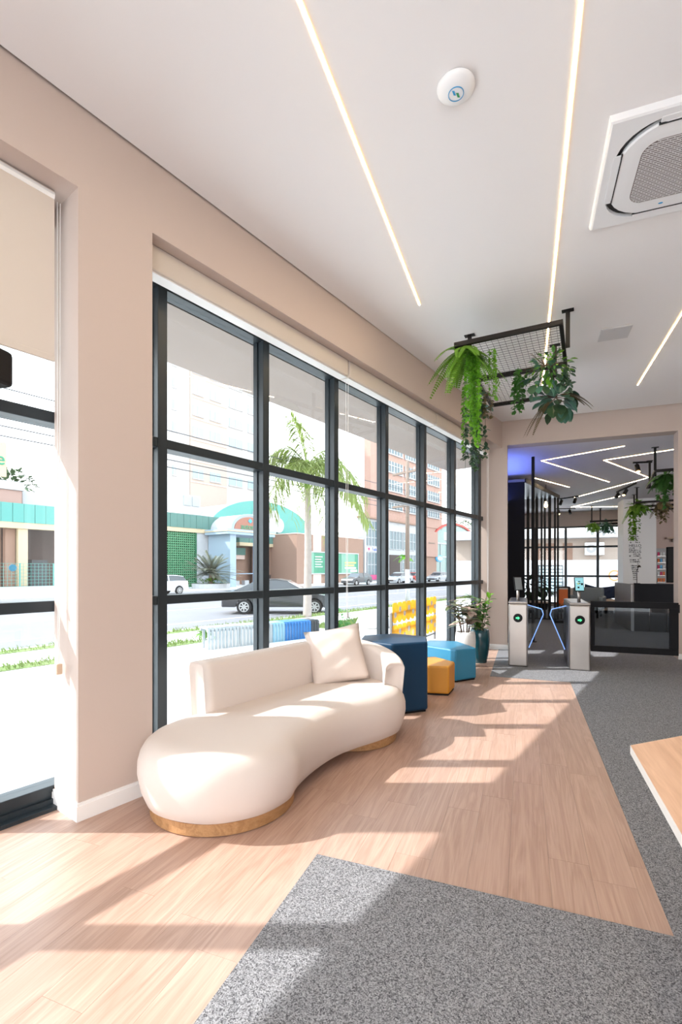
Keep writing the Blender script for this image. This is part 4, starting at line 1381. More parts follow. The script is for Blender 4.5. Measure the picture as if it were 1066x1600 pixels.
# ------------------------------------------------------------------ palm, pole, cables
ps = W(11.9, 8.6, -0.34)
palm = thing('palm_tree', 'tall street palm with smooth pale trunk outside the second window bay', 'tree', ps)
r = random.Random(17)
tp = [(0, 0, 0), (0.03, 0.0, 1.2), (0.02, 0.03, 2.6), (-0.02, 0.02, 3.9), (-0.05, 0, 4.7)]
q = MB()
rings = []
for k in range(31):
    f = k / 30
    z = 4.7 * f
    rad = 0.155 - 0.055 * f + (0.006 if k % 2 else 0)
    rings.append([(0.03 * math.sin(3 * f) + rad * math.cos(2 * PI * i / 16), rad * math.sin(2 * PI * i / 16), z) for i in range(16)])
q.loft(rings); q.build('trunk', 'palm_trunk', palm, smooth=True)
MB().lathe([(0.105, 4.65), (0.12, 4.9), (0.10, 5.3), (0.06, 5.7)], 14).build('crown_shaft', 'leaf_fern', palm, smooth=True)
for i in range(19):
    a = 2 * PI * i / 19 * 3.0 + r.uniform(-0.2, 0.2)
    el = R(r.choice([78, 60, 40, 25, 50, 12]))
    L = r.uniform(2.3, 2.9)
    d = Vector((math.cos(a) * math.cos(el), math.sin(a) * math.cos(el), math.sin(el)))
    pts = []
    for k in range(13):
        t = k / 12
        pts.append(Vector((0, 0, 5.45)) + d * L * t + Vector((0, 0, -(0.10 + 1.25 * math.cos(el)) * L * t * t)))
    q = MB(); q.tube([tuple(p) for p in pts], 0.022, 5, 0.005)
    for k in range(54):
        t = 0.10 + 0.90 * k / 54
        j = min(int(t * 12), 11)
        p = pts[j].lerp(pts[j + 1], t * 12 - j)
        tan = (pts[j + 1] - pts[j]).normalized()
        sd = tan.cross(Vector((0, 0, 1)))
        if sd.length < 0.05: sd = Vector((1, 0, 0))
        sd.normalize()
        for sg in (-1, 1):
            ll = 0.72 * (0.5 + 0.5 * math.sin(PI * (0.15 + 0.75 * t))) * r.uniform(0.85, 1.1)
            dd = sd * sg + tan * 0.7 + Vector((0, 0, r.uniform(-0.8, 0.45)))
            q.leaf(p, dd, (0, 0, 1), ll, 0.038, 0.5, 0.1)
    q.build('frond', 'palm_leaf', palm)

pol = thing('utility_pole', 'grey utility pole with crossarms and a white painted foot', 'pole', W(19.65, 8.78, -0.34))
MB().tube([(0, 0, 0), (0, 0, 1.75)], 0.125, 12, 0.115).build('painted_foot', 'white_wall', pol, smooth=True)
MB().tube([(0, 0, 1.75), (0, 0, 7.1)], 0.115, 12, 0.085).build('shaft', 'pole_wood', pol, smooth=True)
for z in (6.5, 4.85):
    a_ = MB().box(-0.05, 0.05, -1.0, 1.0, z, z + 0.1).build('crossarm', 'pole_wood', pol); a_.rotation_euler = (0, 0, R(60))
    for y in (-0.9, -0.45, 0.45, 0.9):
        MB().lathe([(0.03, 0), (0.045, 0.05), (0.02, 0.14)], 8, (0, y, z + 0.1)).build('insulator', 'ac_grey', a_)
for z, t, lab in ((4.48, 8.75, 'upper of the paired black street cables'), (4.30, 8.85, 'lower of the paired black street cables'), (4.62, 8.65, 'topmost black street cable above the cable pair'), (5.35, 9.0, 'high thin street cable near the pole crossarm')):
    q = MB()
    pts = []
    for k in range(25):
        s = -20 + 39.65 * k / 24
        pts.append(W(s, t, z - 0.12 * math.sin(PI * k / 24)))
    for k in range(1, 25):
        s = 19.65 + 40 * k / 24
        pts.append(W(s, t, z - 0.12 * math.sin(PI * k / 24)))
    q.tube(pts, 0.013, 5)
    tag(q.build('street_cable', 'cable'), lab, 'cable')


# ------------------------------------------------------------------ vehicles
def car(label, s, t, heading, paint, L=4.3, Wd=1.74, H=1.45, kind='hatch', light='headlight'):
    """nose towards local +Y"""
    o = thing('car', label, 'car', W(s, t, -0.45), heading)
    h = Wd / 2
    wy = (-L * 0.30, L * 0.32)
    wr = 0.31
    def arch(c):
        return [(c + 0.36 * math.cos(a), 0.20 + 0.0 + max(0, 0.36 * math.sin(a)) + 0.10) for a in [PI - PI * k / 8 for k in range(9)]]
    low = [(-L / 2, 0.30)] + arch(wy[0]) + arch(wy[1]) + [(L / 2 - 0.05, 0.26)]
    if kind == 'sedan':
        up = [(L / 2, 0.55), (L / 2 - 0.15, 0.74), (L * 0.26, 0.92), (-L * 0.30, 0.98), (-L / 2 + 0.08, 0.95), (-L / 2, 0.62)]
        roof = [(L * 0.25, 0.92), (L * 0.08, 1.36), (-L * 0.02, H), (-L * 0.14, H - 0.01), (-L * 0.24, 1.30), (-L * 0.40, 0.97)]
    else:
        up = [(L / 2, 0.55), (L / 2 - 0.15, 0.78), (L * 0.24, 0.98), (-L * 0.30, 1.02), (-L / 2 + 0.05, 1.0), (-L / 2, 0.6)]
        roof = [(L * 0.24, 0.97), (L * 0.08, 1.38), (-L * 0.03, H), (-L * 0.28, H - 0.03), (-L * 0.42, 1.32), (-L * 0.48, 1.0)]
    prof_ = low + up
    n = len(prof_)
    q = MB()
    q.loft([[(x, p[0] * k, p[1]) for p in prof_] for x, k in ((-h, 0.985), (-h * 0.94, 1.0), (h * 0.94, 1.0), (h, 0.985))])
    q.build('body', paint, o, bevel=0.03, seg=2)
    q = MB()
    ins = lambda P, k: [(p[0] * k, p[1] - (1 - k) * 0.25) for p in P]
    q.loft([[(x, p[0], p[1]) for p in P] for x, P in ((-h * 0.90, [(a, 0.95) if i in (0, len(roof) - 1) else (a, b) for i, (a, b) in enumerate(roof)]), (h * 0.90, roof))])
    v = []
    for (x, y, z) in q.v:
        k = max(0.0, (z - 0.92) / (H - 0.92))
        v.append((x * (1 - 0.16 * k), y, z))
    q.v = v
    q.build('glasshouse', 'car_glass', o, bevel=0.02)
    rf = [p for p in roof[1:-1]]
    q = MB()
    q.loft([[(x, y, z + dz) for (y, z) in rf for dz in (0.0,)] + [(x, y, z - 0.05) for (y, z) in rf[::-1]] for x in (-h * 0.775, h * 0.775)])
    q.v = [(x, y, z + 0.02) for x, y, z in q.v]
    q.build('roof', paint, o, bevel=0.015)
    for sx in (-1, 1):
        pl = MB()
        yb = -L * 0.09
        pl.loft([[(sx * (h * 0.905), yb - 0.04, 0.95), (sx * (h * 0.905), yb + 0.04, 0.95), (sx * h * 0.77, yb + 0.03, H - 0.03), (sx * h * 0.77, yb - 0.03, H - 0.03)],
                 [(sx * (h * 0.93), yb - 0.04, 0.95), (sx * (h * 0.93), yb + 0.04, 0.95), (sx * h * 0.80, yb + 0.03, H - 0.03), (sx * h * 0.80, yb - 0.03, H - 0.03)]])
        pl.build('door_pillar', paint, o)
        for y in wy:
            w = MB().lathe([(0.19, 0), (0.29, 0), (wr, 0.03), (wr, 0.17), (0.29, 0.20), (0.19, 0.20)], 24).build('wheel', 'tyre', o)
            w.rotation_euler = (0, R(90) * sx, 0); w.location = (sx * (h - 0.19), y, wr)
            rm = MB().lathe([(0.20, 0.185), (0.20, 0.195), (0.05, 0.175)], 20)
            rm = rm.build('hub', 'dark_slot', w)
            sp = MB()
            for k in range(7):
                a = 2 * PI * k / 7
                ca, sa = math.cos(a), math.sin(a)
                sp.prism([(-sa * 0.03, ca * 0.03), (ca * 0.2 - sa * 0.022, sa * 0.2 + ca * 0.022), (ca * 0.2 + sa * 0.022, sa * 0.2 - ca * 0.022), (sa * 0.03, -ca * 0.03)][::-1], 0.19, 0.205)
            sp.lathe([(0.175, 0.19), (0.21, 0.19), (0.21, 0.205), (0.175, 0.205)], 24, cap=False)
            sp.build('spokes', 'rim', w)
        m_ = MB().box(sx * h - 0.02 if sx > 0 else sx * h - 0.14, sx * h + 0.14 if sx > 0 else sx * h + 0.02, L * 0.17, L * 0.21, 0.92, 1.04).build('mirror', paint, o, bevel=0.02)
        MB().box(sx * h * 0.72 - 0.17, sx * h * 0.72 + 0.17, L / 2 - 0.12, L / 2 - 0.01, 0.60, 0.72).build('headlight', light, o, bevel=0.02)
        MB().box(sx * h * 0.78 - 0.14, sx * h * 0.78 + 0.14, -L / 2 - 0.005, -L / 2 + 0.08, 0.72, 0.90).build('tail_light', 'tail_red', o, bevel=0.02)
    MB().box(-0.45, 0.45, L / 2 - 0.04, L / 2 + 0.005, 0.36, 0.52).build('grille', 'dark_slot', o)
    MB().box(-0.2, 0.2, -L / 2 - 0.012, -L / 2, 0.62, 0.72).build('number_plate', 'plastic_white', o)
    return o
# heading: FROT puts the nose along the street (+s)
car('black sedan with silver wheels crossing the street behind the palm', 13.75, 11.7, math.atan2(W(14.6, 10.57)[1] - W(12.86, 12.9)[1], W(14.6, 10.57)[0] - W(12.86, 12.9)[0]) - PI / 2, 'car_black', 4.7, 1.8, 1.44, 'sedan')
car('white small car with red tail light cut off by the first mullion', 19.0, 29.2, FROT + PI, 'car_white', 4.0)
car('dark grey hatchback parked across the street by the green mural', 45.7, 30.0, FROT + PI, 'car_grey', 4.1)
car('silver car parked behind the utility pole across the street', 55.0, 29.6, FROT + PI, 'car_silver', 4.6, 1.8, 1.5)
car('pale silver car parked farthest along the far kerb', 67.0, 29.6, FROT + PI, 'car_silver', 4.4, 1.8, 1.5)
car('red car parked just beyond the utility pole', 60.0, 30.2, FROT + PI, 'red_awning', 4.0)

# ------------------------------------------------------------------ buildings across the street
U = 1.283                                        # local unit of the far facades, in metres
def far(name, label, s, t, cat='building'):
    return thing(name, label, cat, W(s, t, -0.40), FROT)
def LT(s0, t0):                                  # design coordinates (s, t, z) -> the building's own frame
    return lambda s, t, z: (-(t - t0) * U, (s - s0) * U, z * U)

# -- teal roofed shop
sb = far('teal_shop', 'shop with teal metal fascia, green block wall and arched roof across the street', 28.4, 38.0)
T1 = LT(21.86, 29.0)
def bx1(name, m, s0, s1, t0, t1, z0, z1, **k): return MB(T1).box(s0, s1, t0, t1, z0, z1).build(name, m, k.pop('parent', sb), **k)
bx1('block_shade', 'green_dark', 15.5, 22.1, 29.25, 29.4, 0, 4.3)  # dark green sheet stands in for the shaded interior behind the blocks
q = MB(T1)
nx, nz = 36, 24
for i in range(nx):
    for j in range(nz):
        s0 = 15.5 + 6.6 * i / nx; z0 = 4.3 * j / nz
        q.box(s0, s0 + 0.155, 29.0, 29.22, z0, z0 + 0.075)
        q.box(s0, s0 + 0.06, 29.0, 29.22, z0 + 0.075, z0 + 0.18)
q.build('block_screen', 'green_block', sb, kind='stuff')
bx1('corner_post', 'green_dark', 22.05, 22.2, 28.95, 29.3, 0, 4.3)
bx1('white_wall', 'white_wall', 22.2, 26.0, 29.0, 29.4, 0, 4.3)
bx1('trim_band', 'cream_trim', 14.0, 26.0, 28.9, 29.3, 4.3, 4.62)
k = 0
s = 14.0
while s < 26.0:
    bx1('fascia_sheet', 'teal_sheet', s, s + 0.56, 28.86 + 0.02 * (k % 2), 29.2, 4.62, 5.68)
    s += 0.58; k += 1
bx1('roof_slab', 'roof_grey', 14, 26.5, 29.2, 40, 5.3, 5.6)
# left continuation seen through the left window
bx1('trim_band', 'cream_trim', 2.0, 13.9, 28.9, 29.3, 3.8, 4.15)
s = 2.0
while s < 13.8:
    bx1('fascia_sheet', 'teal_light', s, s + 0.56, 28.86 + 0.02 * (k % 2), 29.2, 4.15, 5.25)
    s += 0.58; k += 1
bx1('upper_wall', 'pink_wall', 2.0, 10.4, 30.0, 34.0, 5.0, 6.15)
bx1('parapet', 'white_wall', 1.9, 10.5, 29.9, 34.1, 6.15, 6.65)
bx1('white_block', 'white_wall', 10.6, 14.5, 30.5, 36, 5.0, 6.25)
bx1('back_wall', 'brown_dark', 9.0, 14.0, 31.0, 31.4, 0, 4.2)
bx1('side_wall', 'brown_wall', 2.0, 9.4, 30.2, 30.6, 0, 4.2)
bx1('tan_post', 'cream_trim', 9.85, 10.35, 29.0, 29.5, 0.0, 3.85)
bx1('grey_post', 'brown_wall', 9.3, 9.8, 29.3, 29.7, 0.0, 3.85)
bx1('low_wall', 'white_wall', 2.0, 14.0, 28.6, 28.8, 0.0, 0.42)
q = MB(T1)
for i in range(60):
    q.box(2 + 0.2 * i, 2.015 + 0.2 * i, 28.69, 28.70, 0.42, 1.75)
for j in range(8):
    q.box(2, 14, 28.69, 28.70, 0.42 + 0.19 * j, 0.435 + 0.19 * j)
q.build('wire_fence', 'teal_light', sb, kind='stuff')
for i in range(6):
    bx1('fence_post', 'teal_light', 2.6 + 1.8 * i, 2.66 + 1.8 * i, 28.66, 28.73, 0.42, 1.78)
bx1('rear_equipment', 'slat_dark', 11.0, 11.9, 30.2, 30.8, 0.0, 2.0)
# barrel roof and its teal front
arc = [(31.8 + 6.9 * math.cos(a), 4.65 + 3.35 * math.sin(a)) for a in [PI * i / 28 for i in range(29)]]
q = MB(T1); q.loft([[(a, t, b) for a, b in arc] for t in (31.0, 31.15)])
q.build('arched_front', 'teal_light', sb)
arc2 = [(a, b - 0.05) for a, b in arc]
q = MB(T1); q.loft([[(a, t, b) for a, b in arc2] for t in (31.15, 48.0)])
q.build('barrel_roof', 'roof_grey', sb)
q = MB(T1)
for i_, (cs, cz, rr_) in enumerate(((29.8, 5.9, 0.7), (30.7, 6.6, 0.75), (31.7, 6.75, 0.8), (32.7, 6.5, 0.75), (33.3, 5.8, 0.75), (32.4, 5.5, 0.7), (31.4, 5.4, 0.7), (30.5, 5.4, 0.65), (31.5, 6.0, 0.9))):
    P = [(cs + rr_ * math.cos(2 * PI * i / 18), cz + rr_ * math.sin(2 * PI * i / 18)) for i in range(18)]
    q.loft([[(a, t, b) for a, b in P] for t in (30.85 - 0.012 * i_, 31.0)])
q.build('cloud_sign', 'white_wall', sb)
bx1('recess_wall', 'brown_wall', 26.0, 36.0, 31.3, 31.6, 0, 4.7)
bx1('trim_band', 'cream_trim', 27.5, 35.6, 30.0, 31.0, 3.55, 3.85)
s = 27.5
while s < 35.4:
    bx1('fascia_sheet', 'teal_sheet', s, s + 0.56, 30.0 + 0.02 * (k % 2), 31.0, 3.85, 4.85)
    s += 0.58; k += 1
bx1('inner_wall', 'brown_wall', 29.6, 35.6, 30.4, 30.7, 0, 3.55)
wdw = bx1('shop_window', 'ext_window_pale', 31.9, 35.3, 30.33, 30.4, 1.35, 3.1)
for a in ((31.8, 35.4, 1.25, 1.35), (31.8, 35.4, 3.1, 3.2), (31.8, 31.9, 1.35, 3.1), (35.3, 35.4, 1.35, 3.1)):
    bx1('window_frame', 'white_wall', a[0], a[1], 30.28, 30.4, a[2], a[3], parent=wdw)
bx1('doorway', 'brown_dark', 29.7, 31.3, 30.33, 30.4, 0, 2.5)
bx1('dark_plinth', 'brown_dark', 31.0, 33.5, 30.3, 30.4, 0.0, 0.9)
# portico
bx1('portico_pier', 'blue_white', 23.3, 23.9, 26.3, 28.95, 0, 4.15)
bx1('portico_post', 'blue_post', 26.0, 26.35, 26.3, 26.65, 0, 4.15)
bx1('portico_slab', 'blue_white', 22.9, 28.0, 26.1, 28.9, 4.15, 4.36)
bx1('portico_trim', 'cream_trim', 22.85, 28.05, 26.04, 28.9, 4.36, 4.44)
bx1('portico_cap', 'blue_white', 22.9, 28.0, 26.1, 28.9, 4.44, 4.56)
va = [(25.4 + 1.95 * math.cos(a), 4.56 + 1.3 * math.sin(a)) for a in [PI * i / 20 for i in range(21)]]
q = MB(T1); q.loft([[(a, t, b) for a, b in va] for t in (26.35, 29.2)]); q.build('portico_vault', 'white_wall', sb)
vs = [(25.4 + 1.65 * math.cos(a), 4.58 + 1.05 * math.sin(a)) for a in [PI * i / 20 for i in range(21)]]
q = MB(T1); q.loft([[(a, t, b) for a, b in vs] for t in (26.29, 26.35)]); sgn_ = q.build('arched_sign', 'sign_brown', sb)
vb = [[(25.4 + k_ * 1.95 * math.cos(a), t_2, 4.56 + k_ * 1.3 * math.sin(a)) for a in [PI * i / 20 for i in range(21)]] for k_, t_2 in ((1.02, 26.3), (1.02, 26.4), (0.9, 26.4), (0.9, 26.3))]
q = MB(T1); q.loft(vb + [vb[0]], cap=False, closed=False); q.build('sign_rim', 'blue_white', sb)
p_ = T1(25.4, 26.27, 4.82)
text('sign_letters', 'autonde', 0.80, 'text_green', sgn_, p_, (R(90), 0, R(90)), 0.02)
p_ = T1(25.35, 26.28, 5.3)
d_ = MB().prism([(-0.28, 0), (0, -0.22), (0.28, 0), (0, 0.26)], 0, 0.03).build('sign_emblem', 'logo_blue', sgn_); d_.location = p_; d_.rotation_euler = (R(90), 0, R(90))
bx1('mezzanine', 'pink_paint', 24.0, 29.0, 31.0, 31.2, 2.35, 2.75)
bx1('mezzanine_rail', 'teal_sheet', 24.0, 29.0, 30.9, 31.0, 2.75, 3.4)
bx1('handrail', 'blue_white', 24.3, 29.0, 29.6, 29.66, 1.0, 1.08)
bx1('red_counter', 'red_awning', 25.6, 26.8, 29.9, 30.3, 0.3, 0.85)
for i in range(3):
    bx1('white_seat', 'white_wall', 25.2 + i * 1.1, 25.7 + i * 1.1, 29.2, 29.6, 0.0, 0.45)
bx1('floor_pad', 'brown_wall', 22.5, 36.0, 27.0, 31.3, -0.04, 0.04)
# rooftop unit
ru = bx1('rooftop_unit', 'white_wall', 24.1, 26.2, 33.6, 35.2, 5.6, 7.0)
bx1('unit_box', 'ac_grey', 24.2, 26.1, 33.7, 35.0, 7.0, 8.05, parent=ru)
for a in (24.3, 25.2):
    bx1('unit_louvre', 'slat_white', a, a + 0.75, 33.62, 33.7, 7.1, 7.95, parent=ru)

# planter with grey-green cycad
cy = thing('cycad', 'bushy grey green cycad in a white planter by the teal shop', 'plant', W(27.2, 33.6, -0.34))
MB().lathe([(1.7, 0), (1.75, 0.45), (1.55, 0.45), (1.55, 0.38)], 24).build('planter', 'white_wall', cy)
MB().lathe([(1.5, 0.36), (1.5, 0.40)], 20).build('soil', 'soil', cy)
MB().tube([(0, 0, 0.3), (0, 0, 1.3)], 0.2, 10).build('trunk', 'pole_wood', cy)
r = random.Random(33)
leafball(cy, (0, 0, 0.55), 240, 1.3, r, ['leaf_fern'], 0.3, (1, 1, 0.25), joined=True, droop=-0.8, wd=0.3)
for i in range(80):
    a = 2 * PI * i / 80 * 3.0; el = r.uniform(-0.05, 1.35)
    d = Vector((math.cos(a) * math.cos(el), math.sin(a) * math.cos(el), math.sin(el)))
    q = MB(); L = r.uniform(2.1, 2.8)
    base = Vector((r.uniform(-.3, .3), r.uniform(-.3, .3), r.uniform(1.0, 1.7)))
    for k in range(20):
        t = 0.1 + 0.9 * k / 20
        p = base + d * L * t + Vector((0, 0, -0.28 * L * t * t))
        sd = d.cross(Vector((0, 0, 1)))
        sd = sd.normalized() if sd.length > 0.05 else Vector((1, 0, 0))
        for sg in (-1, 1):
            q.leaf(p, sd * sg + d * 0.9, (0, 0, 1), 0.5, 0.06, 0.3)
    q.build('frond', 'palm_grey', cy)

# rooftop sign of the left neighbour
rs = far('roof_sign', 'pale yellow rooftop sign board with green letters at the left edge', 14.6, 36.0, 'sign')
LTs = LT(11.1, 27.5)
MB(LTs).box(5.5, 9.64, 30.2, 30.4, 6.9, 8.9).build('board', 'cream_trim', rs)
MB(LTs).box(5.9, 6.1, 30.4, 30.6, 0.0, 8.3).build('post', 'ac_grey', rs)
MB(LTs).box(8.7, 8.9, 30.4, 30.6, 0.0, 8.3).build('post', 'ac_grey', rs)
text('letters', 'de', 1.35, 'text_green', rs, LTs(9.05, 30.17, 7.9), (R(90), 0, R(90)), 0.02)

# -- brown building with a green mural board
mb_ = far('mural_building', 'low brown shop with a long green billboard on its wall', 46.4, 35.4)
T2 = LT(35.9, 27.0)
def bx2(name, m, s0, s1, t0, t1, z0, z1, parent=None): return MB(T2).box(s0, s1, t0, t1, z0, z1).build(name, m, parent or mb_)
bx2('wall', 'brown_wall', 31.7, 42.6, 27.0, 36.0, 0, 4.72)
bx2('parapet', 'pink_paint', 31.65, 42.65, 26.95, 36.0, 4.72, 4.8)
bx2('corner_pier', 'pink_paint', 34.0, 35.2, 26.93, 27.0, 0, 4.72)
brd = bx2('billboard', 'mural_green', 33.3, 41.4, 26.88, 26.98, 1.05, 3.05)
bx2('pale_field', 'mural_pale', 33.3, 34.0, 26.86, 26.88, 1.05, 3.05, brd)
bx2('pale_field', 'mural_pale', 38.4, 40.8, 26.86, 26.88, 1.05, 3.05, brd)
for a in ((33.2, 41.5, 0.95, 1.05), (33.2, 41.5, 3.05, 3.15), (33.2, 33.3, 1.05, 3.05), (41.4, 41.5, 1.05, 3.05)):
    bx2('frame', 'white_wall', a[0], a[1], 26.83, 26.98, a[2], a[3], brd)
for j in range(5):
    bx2('text_line', 'text_white', 34.2, 35.3 - 0.2 * (j % 2), 26.85, 26.87, 2.6 - 0.24 * j, 2.68 - 0.24 * j, brd)
for j in range(3):
    bx2('text_line', 'text_yellow' if j < 2 else 'text_white', 39.0, 41.0 - 0.4 * (j % 2), 26.84, 26.86, 2.05 - 0.28 * j, 2.2 - 0.28 * j, brd)
bx2('pale_label', 'text_white', 40.0, 41.2, 26.84, 26.86, 1.15, 1.4, brd)

# -- shop with the blue lettering
wb_ = far('white_shop', 'grey white shop with gridded windows and blue lettering below the pink tower', 62.0, 35.6)
T3 = LT(48.0, 27.1)
def bx3(name, m, s0, s1, t0, t1, z0, z1, parent=None): return MB(T3).box(s0, s1, t0, t1, z0, z1).build(name, m, parent or wb_)
bx3('wall', 'white_wall', 42.8, 57.7, 27.3, 27.9, 0, 7.2)
bx3('cornice', 'brown_wall', 42.7, 58.0, 27.0, 27.95, 7.2, 7.4)
bx3('fin', 'white_wall', 42.8, 43.1, 26.9, 27.3, 0, 7.2)
bx3('fin', 'white_wall', 46.0, 46.9, 26.9, 27.3, 0, 7.2)
bx3('fin', 'white_wall', 47.6, 48.0, 26.9, 27.3, 0, 7.2)
def grid_window(s0, s1, z0, z1, ns, nz_, m='ext_window', bar='white_wall', t=27.3):
    w = bx3('window', m, s0, s1, t - 0.06, t, z0, z1)
    for i in range(ns + 1):
        a = s0 + (s1 - s0) * i / ns
        bx3('bar', bar, a - 0.035, a + 0.035, t - 0.12, t - 0.06, z0, z1, w)
    for j in range(nz_ + 1):
        b = z0 + (z1 - z0) * j / nz_
        bx3('bar', bar, s0, s1, t - 0.11, t - 0.06, b - 0.03, b + 0.03, w)
grid_window(43.2, 45.9, 4.1, 6.95, 4, 3)
grid_window(43.8, 45.9, 0.6, 3.35, 3, 2)
grid_window(48.6, 51.6, 3.9, 6.1, 4, 2)
grid_window(52.0, 55.2, 3.9, 6.1, 4, 2)
grid_window(51.7, 55.2, 0.4, 3.3, 4, 3)
bx3('gate', 'brown_dark', 48.6, 51.2, 27.2, 27.3, 0.0, 3.2)
bx3('sign_band', 'text_white', 43.6, 46.0, 27.16, 27.3, 3.45, 4.0)
bx3('magenta_panel', 'magenta', 43.8, 45.9, 27.16, 27.22, 0.25, 0.8)
bx3('pink_wall', 'pink_tower', 57.7, 61.5, 27.0, 27.9, 3.2, 6.7)
bx3('brown_base', 'brown_wall', 57.7, 61.5, 27.2, 27.9, 0, 3.2)
bx3('wall_letters', 'pole_wood', 58.6, 60.4, 26.96, 27.0, 5.0, 5.15)
text('sign_letters', 'Tick', 0.72, 'text_blue', wb_, T3(45.1, 27.13, 3.72), (R(90), 0, R(90)), 0.02)
ht = MB().prism([(0, -0.3), (0.26, 0.02), (0.22, 0.2), (0.1, 0.22), (0, 0.12), (-0.1, 0.22), (-0.22, 0.2), (-0.26, 0.02)], 0, 0.03).build('heart_logo', 'text_red', wb_)
ht.location = T3(44.0, 27.13, 3.74); ht.rotation_euler = (R(90), 0, R(90))

# -- pink tower
pk = far('pink_tower', 'pink rendered tower block with rows of white framed windows', 69.0, 37.2)
T4 = LT(53.5, 28.4)
def bx4(name, m, s0, s1, t0, t1, z0, z1, parent=None): return MB(T4).box(s0, s1, t0, t1, z0, z1).build(name, m, parent or pk)
bx4('wall', 'pink_tower', 45.6, 65.0, 28.0, 28.9, 7.4, 21.5)
bx4('lower_block', 'pink_tower', 58.0, 64.9, 28.1, 28.9, 0, 7.4)
for z in (8.9, 11.2, 13.5, 15.8, 18.1):
    for s0, s1, nn in ((49.4, 52.9, 5), (53.7, 57.8, 6), (60.1, 63.8, 5)):
        w = bx4('window', 'ext_window', s0, s1, 27.95, 28.0, z, z + 1.35)
        for i in range(nn + 1):
            a = s0 + (s1 - s0) * i / nn
            bx4('bar', 'white_wall', a - 0.07, a + 0.07, 27.88, 27.95, z, z + 1.35, w)
        bx4('bar', 'white_wall', s0, s1, 27.88, 27.95, z + 0.8, z + 0.9, w)
        bx4('sill', 'white_wall', s0 - 0.1, s1 + 0.1, 27.8, 28.0, z - 0.14, z, w)

# -- pale tower far behind
pt_ = far('pale_tower', 'pale washed out apartment tower high behind the teal shop', 44.0, 58.6)
T5 = LT(34.0, 45.0)
def bx5(name, m, s0, s1, t0, t1, z0, z1, parent=None): return MB(T5).box(s0, s1, t0, t1, z0, z1).build(name, m, parent or pt_)
bx5('wall', 'pale_tower', 28.5, 33.2, 45.2, 58, 0, 33)
bx5('wall', 'peach_tower', 33.2, 38.6, 45.0, 58, 0, 33)
bx5('wall', 'pale_tower', 38.6, 46.0, 45.3, 58, 0, 33)
for z in (12.2, 14.7, 17.2, 19.7, 22.2, 24.7, 27.2):
    for s0, s1, t in ((30.9, 31.4, 45.2), (33.5, 35.0, 45.0), (36.0, 37.6, 45.0), (39.2, 41.4, 45.3), (42.4, 44.6, 45.3)):
        w = bx5('window', 'ext_window_pale', s0, s1, t - 0.05, t, z, z + 1.1)
        bx5('bar', 'white_wall', (s0 + s1) / 2 - 0.06, (s0 + s1) / 2 + 0.06, t - 0.1, t - 0.05, z, z + 1.1, w)
        bx5('bar', 'white_wall', s0 - 0.06, s1 + 0.06, t - 0.12, t, z - 0.12, z, w)
    bx5('floor_band', 'pink_paint', 33.2, 38.6, 44.94, 45.0, z - 0.5, z - 0.36)

# -- arched glass house and red awning at the far end
gh = far('arched_house', 'distant green glass shop with a curved gable and red awning', 88.0, 36.8)
T6 = LT(68.4, 28.0)
def bx6(name, m, s0, s1, t0, t1, z0, z1, parent=None): return MB(T6).box(s0, s1, t0, t1, z0, z1).build(name, m, parent or gh)
ga = [(62.0, 0), (62.0, 5.4)] + [(62.0 + 16.5 * (0.5 - 0.5 * math.cos(a)), 5.4 + 3.0 * math.sin(a)) for a in [PI * i / 16 for i in range(1, 16)]] + [(78.5, 5.4), (78.5, 0)]
q = MB(T6); q.loft([[(a, t, b) for a, b in ga] for t in (28.0, 36.0)]); q.build('gable_wall', 'house_glass', gh)
for (a, b) in zip(ga[1:-1], ga[2:-1]):
    q = MB(T6); q.loft([[(p[0], t, p[1] + e) for p, e in ((a, -0.05), (b, -0.05), (b, 0.28), (a, 0.28))] for t in (27.8, 28.1)]); q.build('roof_edge', 'red_awning', gh)
for i in range(8):
    a = 62.4 + 2.2 * i
    bx6('glazing_bar', 'white_wall', a, a + 0.16, 27.9, 28.0, 0, 5.4)
bx6('cross_bar', 'white_wall', 62, 78.5, 27.9, 28.0, 3.2, 3.4)
bx6('cross_bar', 'white_wall', 62, 78.5, 27.9, 28.0, 5.2, 5.4)
bx6('awning', 'red_awning', 71.5, 80.0, 26.8, 28.0, 3.5, 5.3)
bx6('red_door', 'red_awning', 72.0, 73.0, 27.85, 28.0, 0.0, 2.4)
bx6('teal_canopy', 'teal_light', 70.0, 80.0, 26.6, 28.0, 3.0, 3.3)
sgx = MB(T6)
P = [(62.3 + 1.1 * math.cos(2 * PI * i / 20), 3.0 + 0.5 * math.sin(2 * PI * i / 20)) for i in range(20)]
sgx.loft([[(a, t, b) for a, b in P] for t in (27.0, 27.2)]); sgx.build('oval_sign', 'logo_blue', gh)
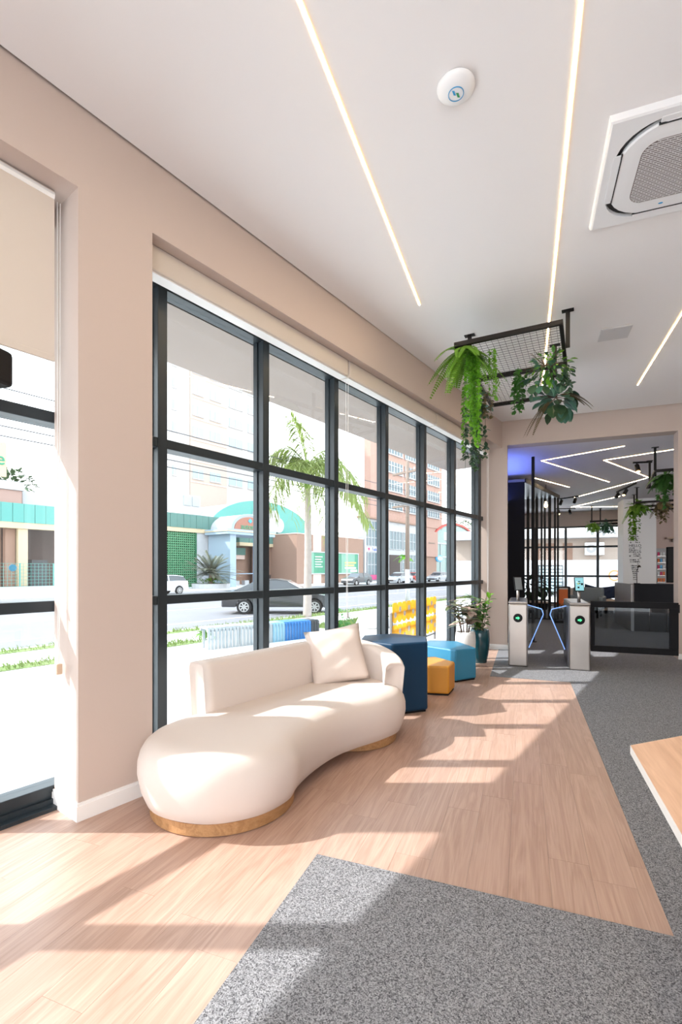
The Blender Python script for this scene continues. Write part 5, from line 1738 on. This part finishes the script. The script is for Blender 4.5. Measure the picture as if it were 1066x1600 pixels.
P = [(62.3 + 0.85 * math.cos(2 * PI * i / 20), 3.0 + 0.33 * math.sin(2 * PI * i / 20)) for i in range(20)]
sgx = MB(T6); sgx.loft([[(a, t, b) for a, b in P] for t in (26.9, 27.0)]); sgx.build('oval_sign_face', 'white_wall', gh)

def street_tree(label, s, t, h, rad, seed, m=('tree_leaf', 'leaf_dark')):
    p = thing('street_tree', label, 'tree', W(s, t, -0.38))
    MB().tube([(0, 0, 0), (0.1, 0, h * 0.5), (0, 0.1, h * 0.8)], 0.18, 8, 0.1).build('trunk', 'pole_wood', p)
    leafball(p, (0, 0, h * 0.85), 900, rad, random.Random(seed), list(m), 0.55, (1, 1, 0.8), joined=True)
street_tree('dark distant tree behind the glass shop gable', 112.0, 44.0, 12.0, 5.0, 3)
street_tree('small leafy tree above the white roof in the left window', 17.0, 52.0, 11.2, 2.6, 4)
sp_ = thing('small_palm', 'small bright green palm in front of the white shop', 'tree', W(63.5, 33.5, -0.34))
MB().tube([(0, 0, 0), (0.05, 0, 3.6)], 0.11, 8, 0.08).build('trunk', 'palm_trunk', sp_)
fern(sp_, (0.05, 0, 3.6), 12, 1.9, random.Random(8), 'leaf_bright', (0.2, 1.2), None, 0.42)
bush = thing('roadside_bush', 'spiky green bush on the verge left of the white slat fence', 'plant', W(5.9, 6.6, gz(6.6)))
fern(bush, (0, 0, 0.02), 24, 0.62, random.Random(2), 'leaf_fern', (0.5, 1.4), None, 0.05)
bush = thing('roadside_bush', 'dark green shrub at the blue end of the slat fence', 'plant', W(8.5, 4.6, gz(4.6)))
leafball(bush, (0, 0, 0.32), 150, 0.36, random.Random(6), ['leaf_green', 'leaf_dark', 'leaf_fern'], 0.12, (1, 1, 0.9), joined=True)
st_ = MB().lathe([(0.02, 0), (0.02, 0.0015)], 24).build('window_sticker', 'sticker_blue')
st_.location = W(-0.19, T_GL - 0.004, 1.41); st_.rotation_euler = (R(90), 0, FROT - PI / 2 + PI)
tag(st_, 'round pale blue sticker on the left window pane', 'sticker')
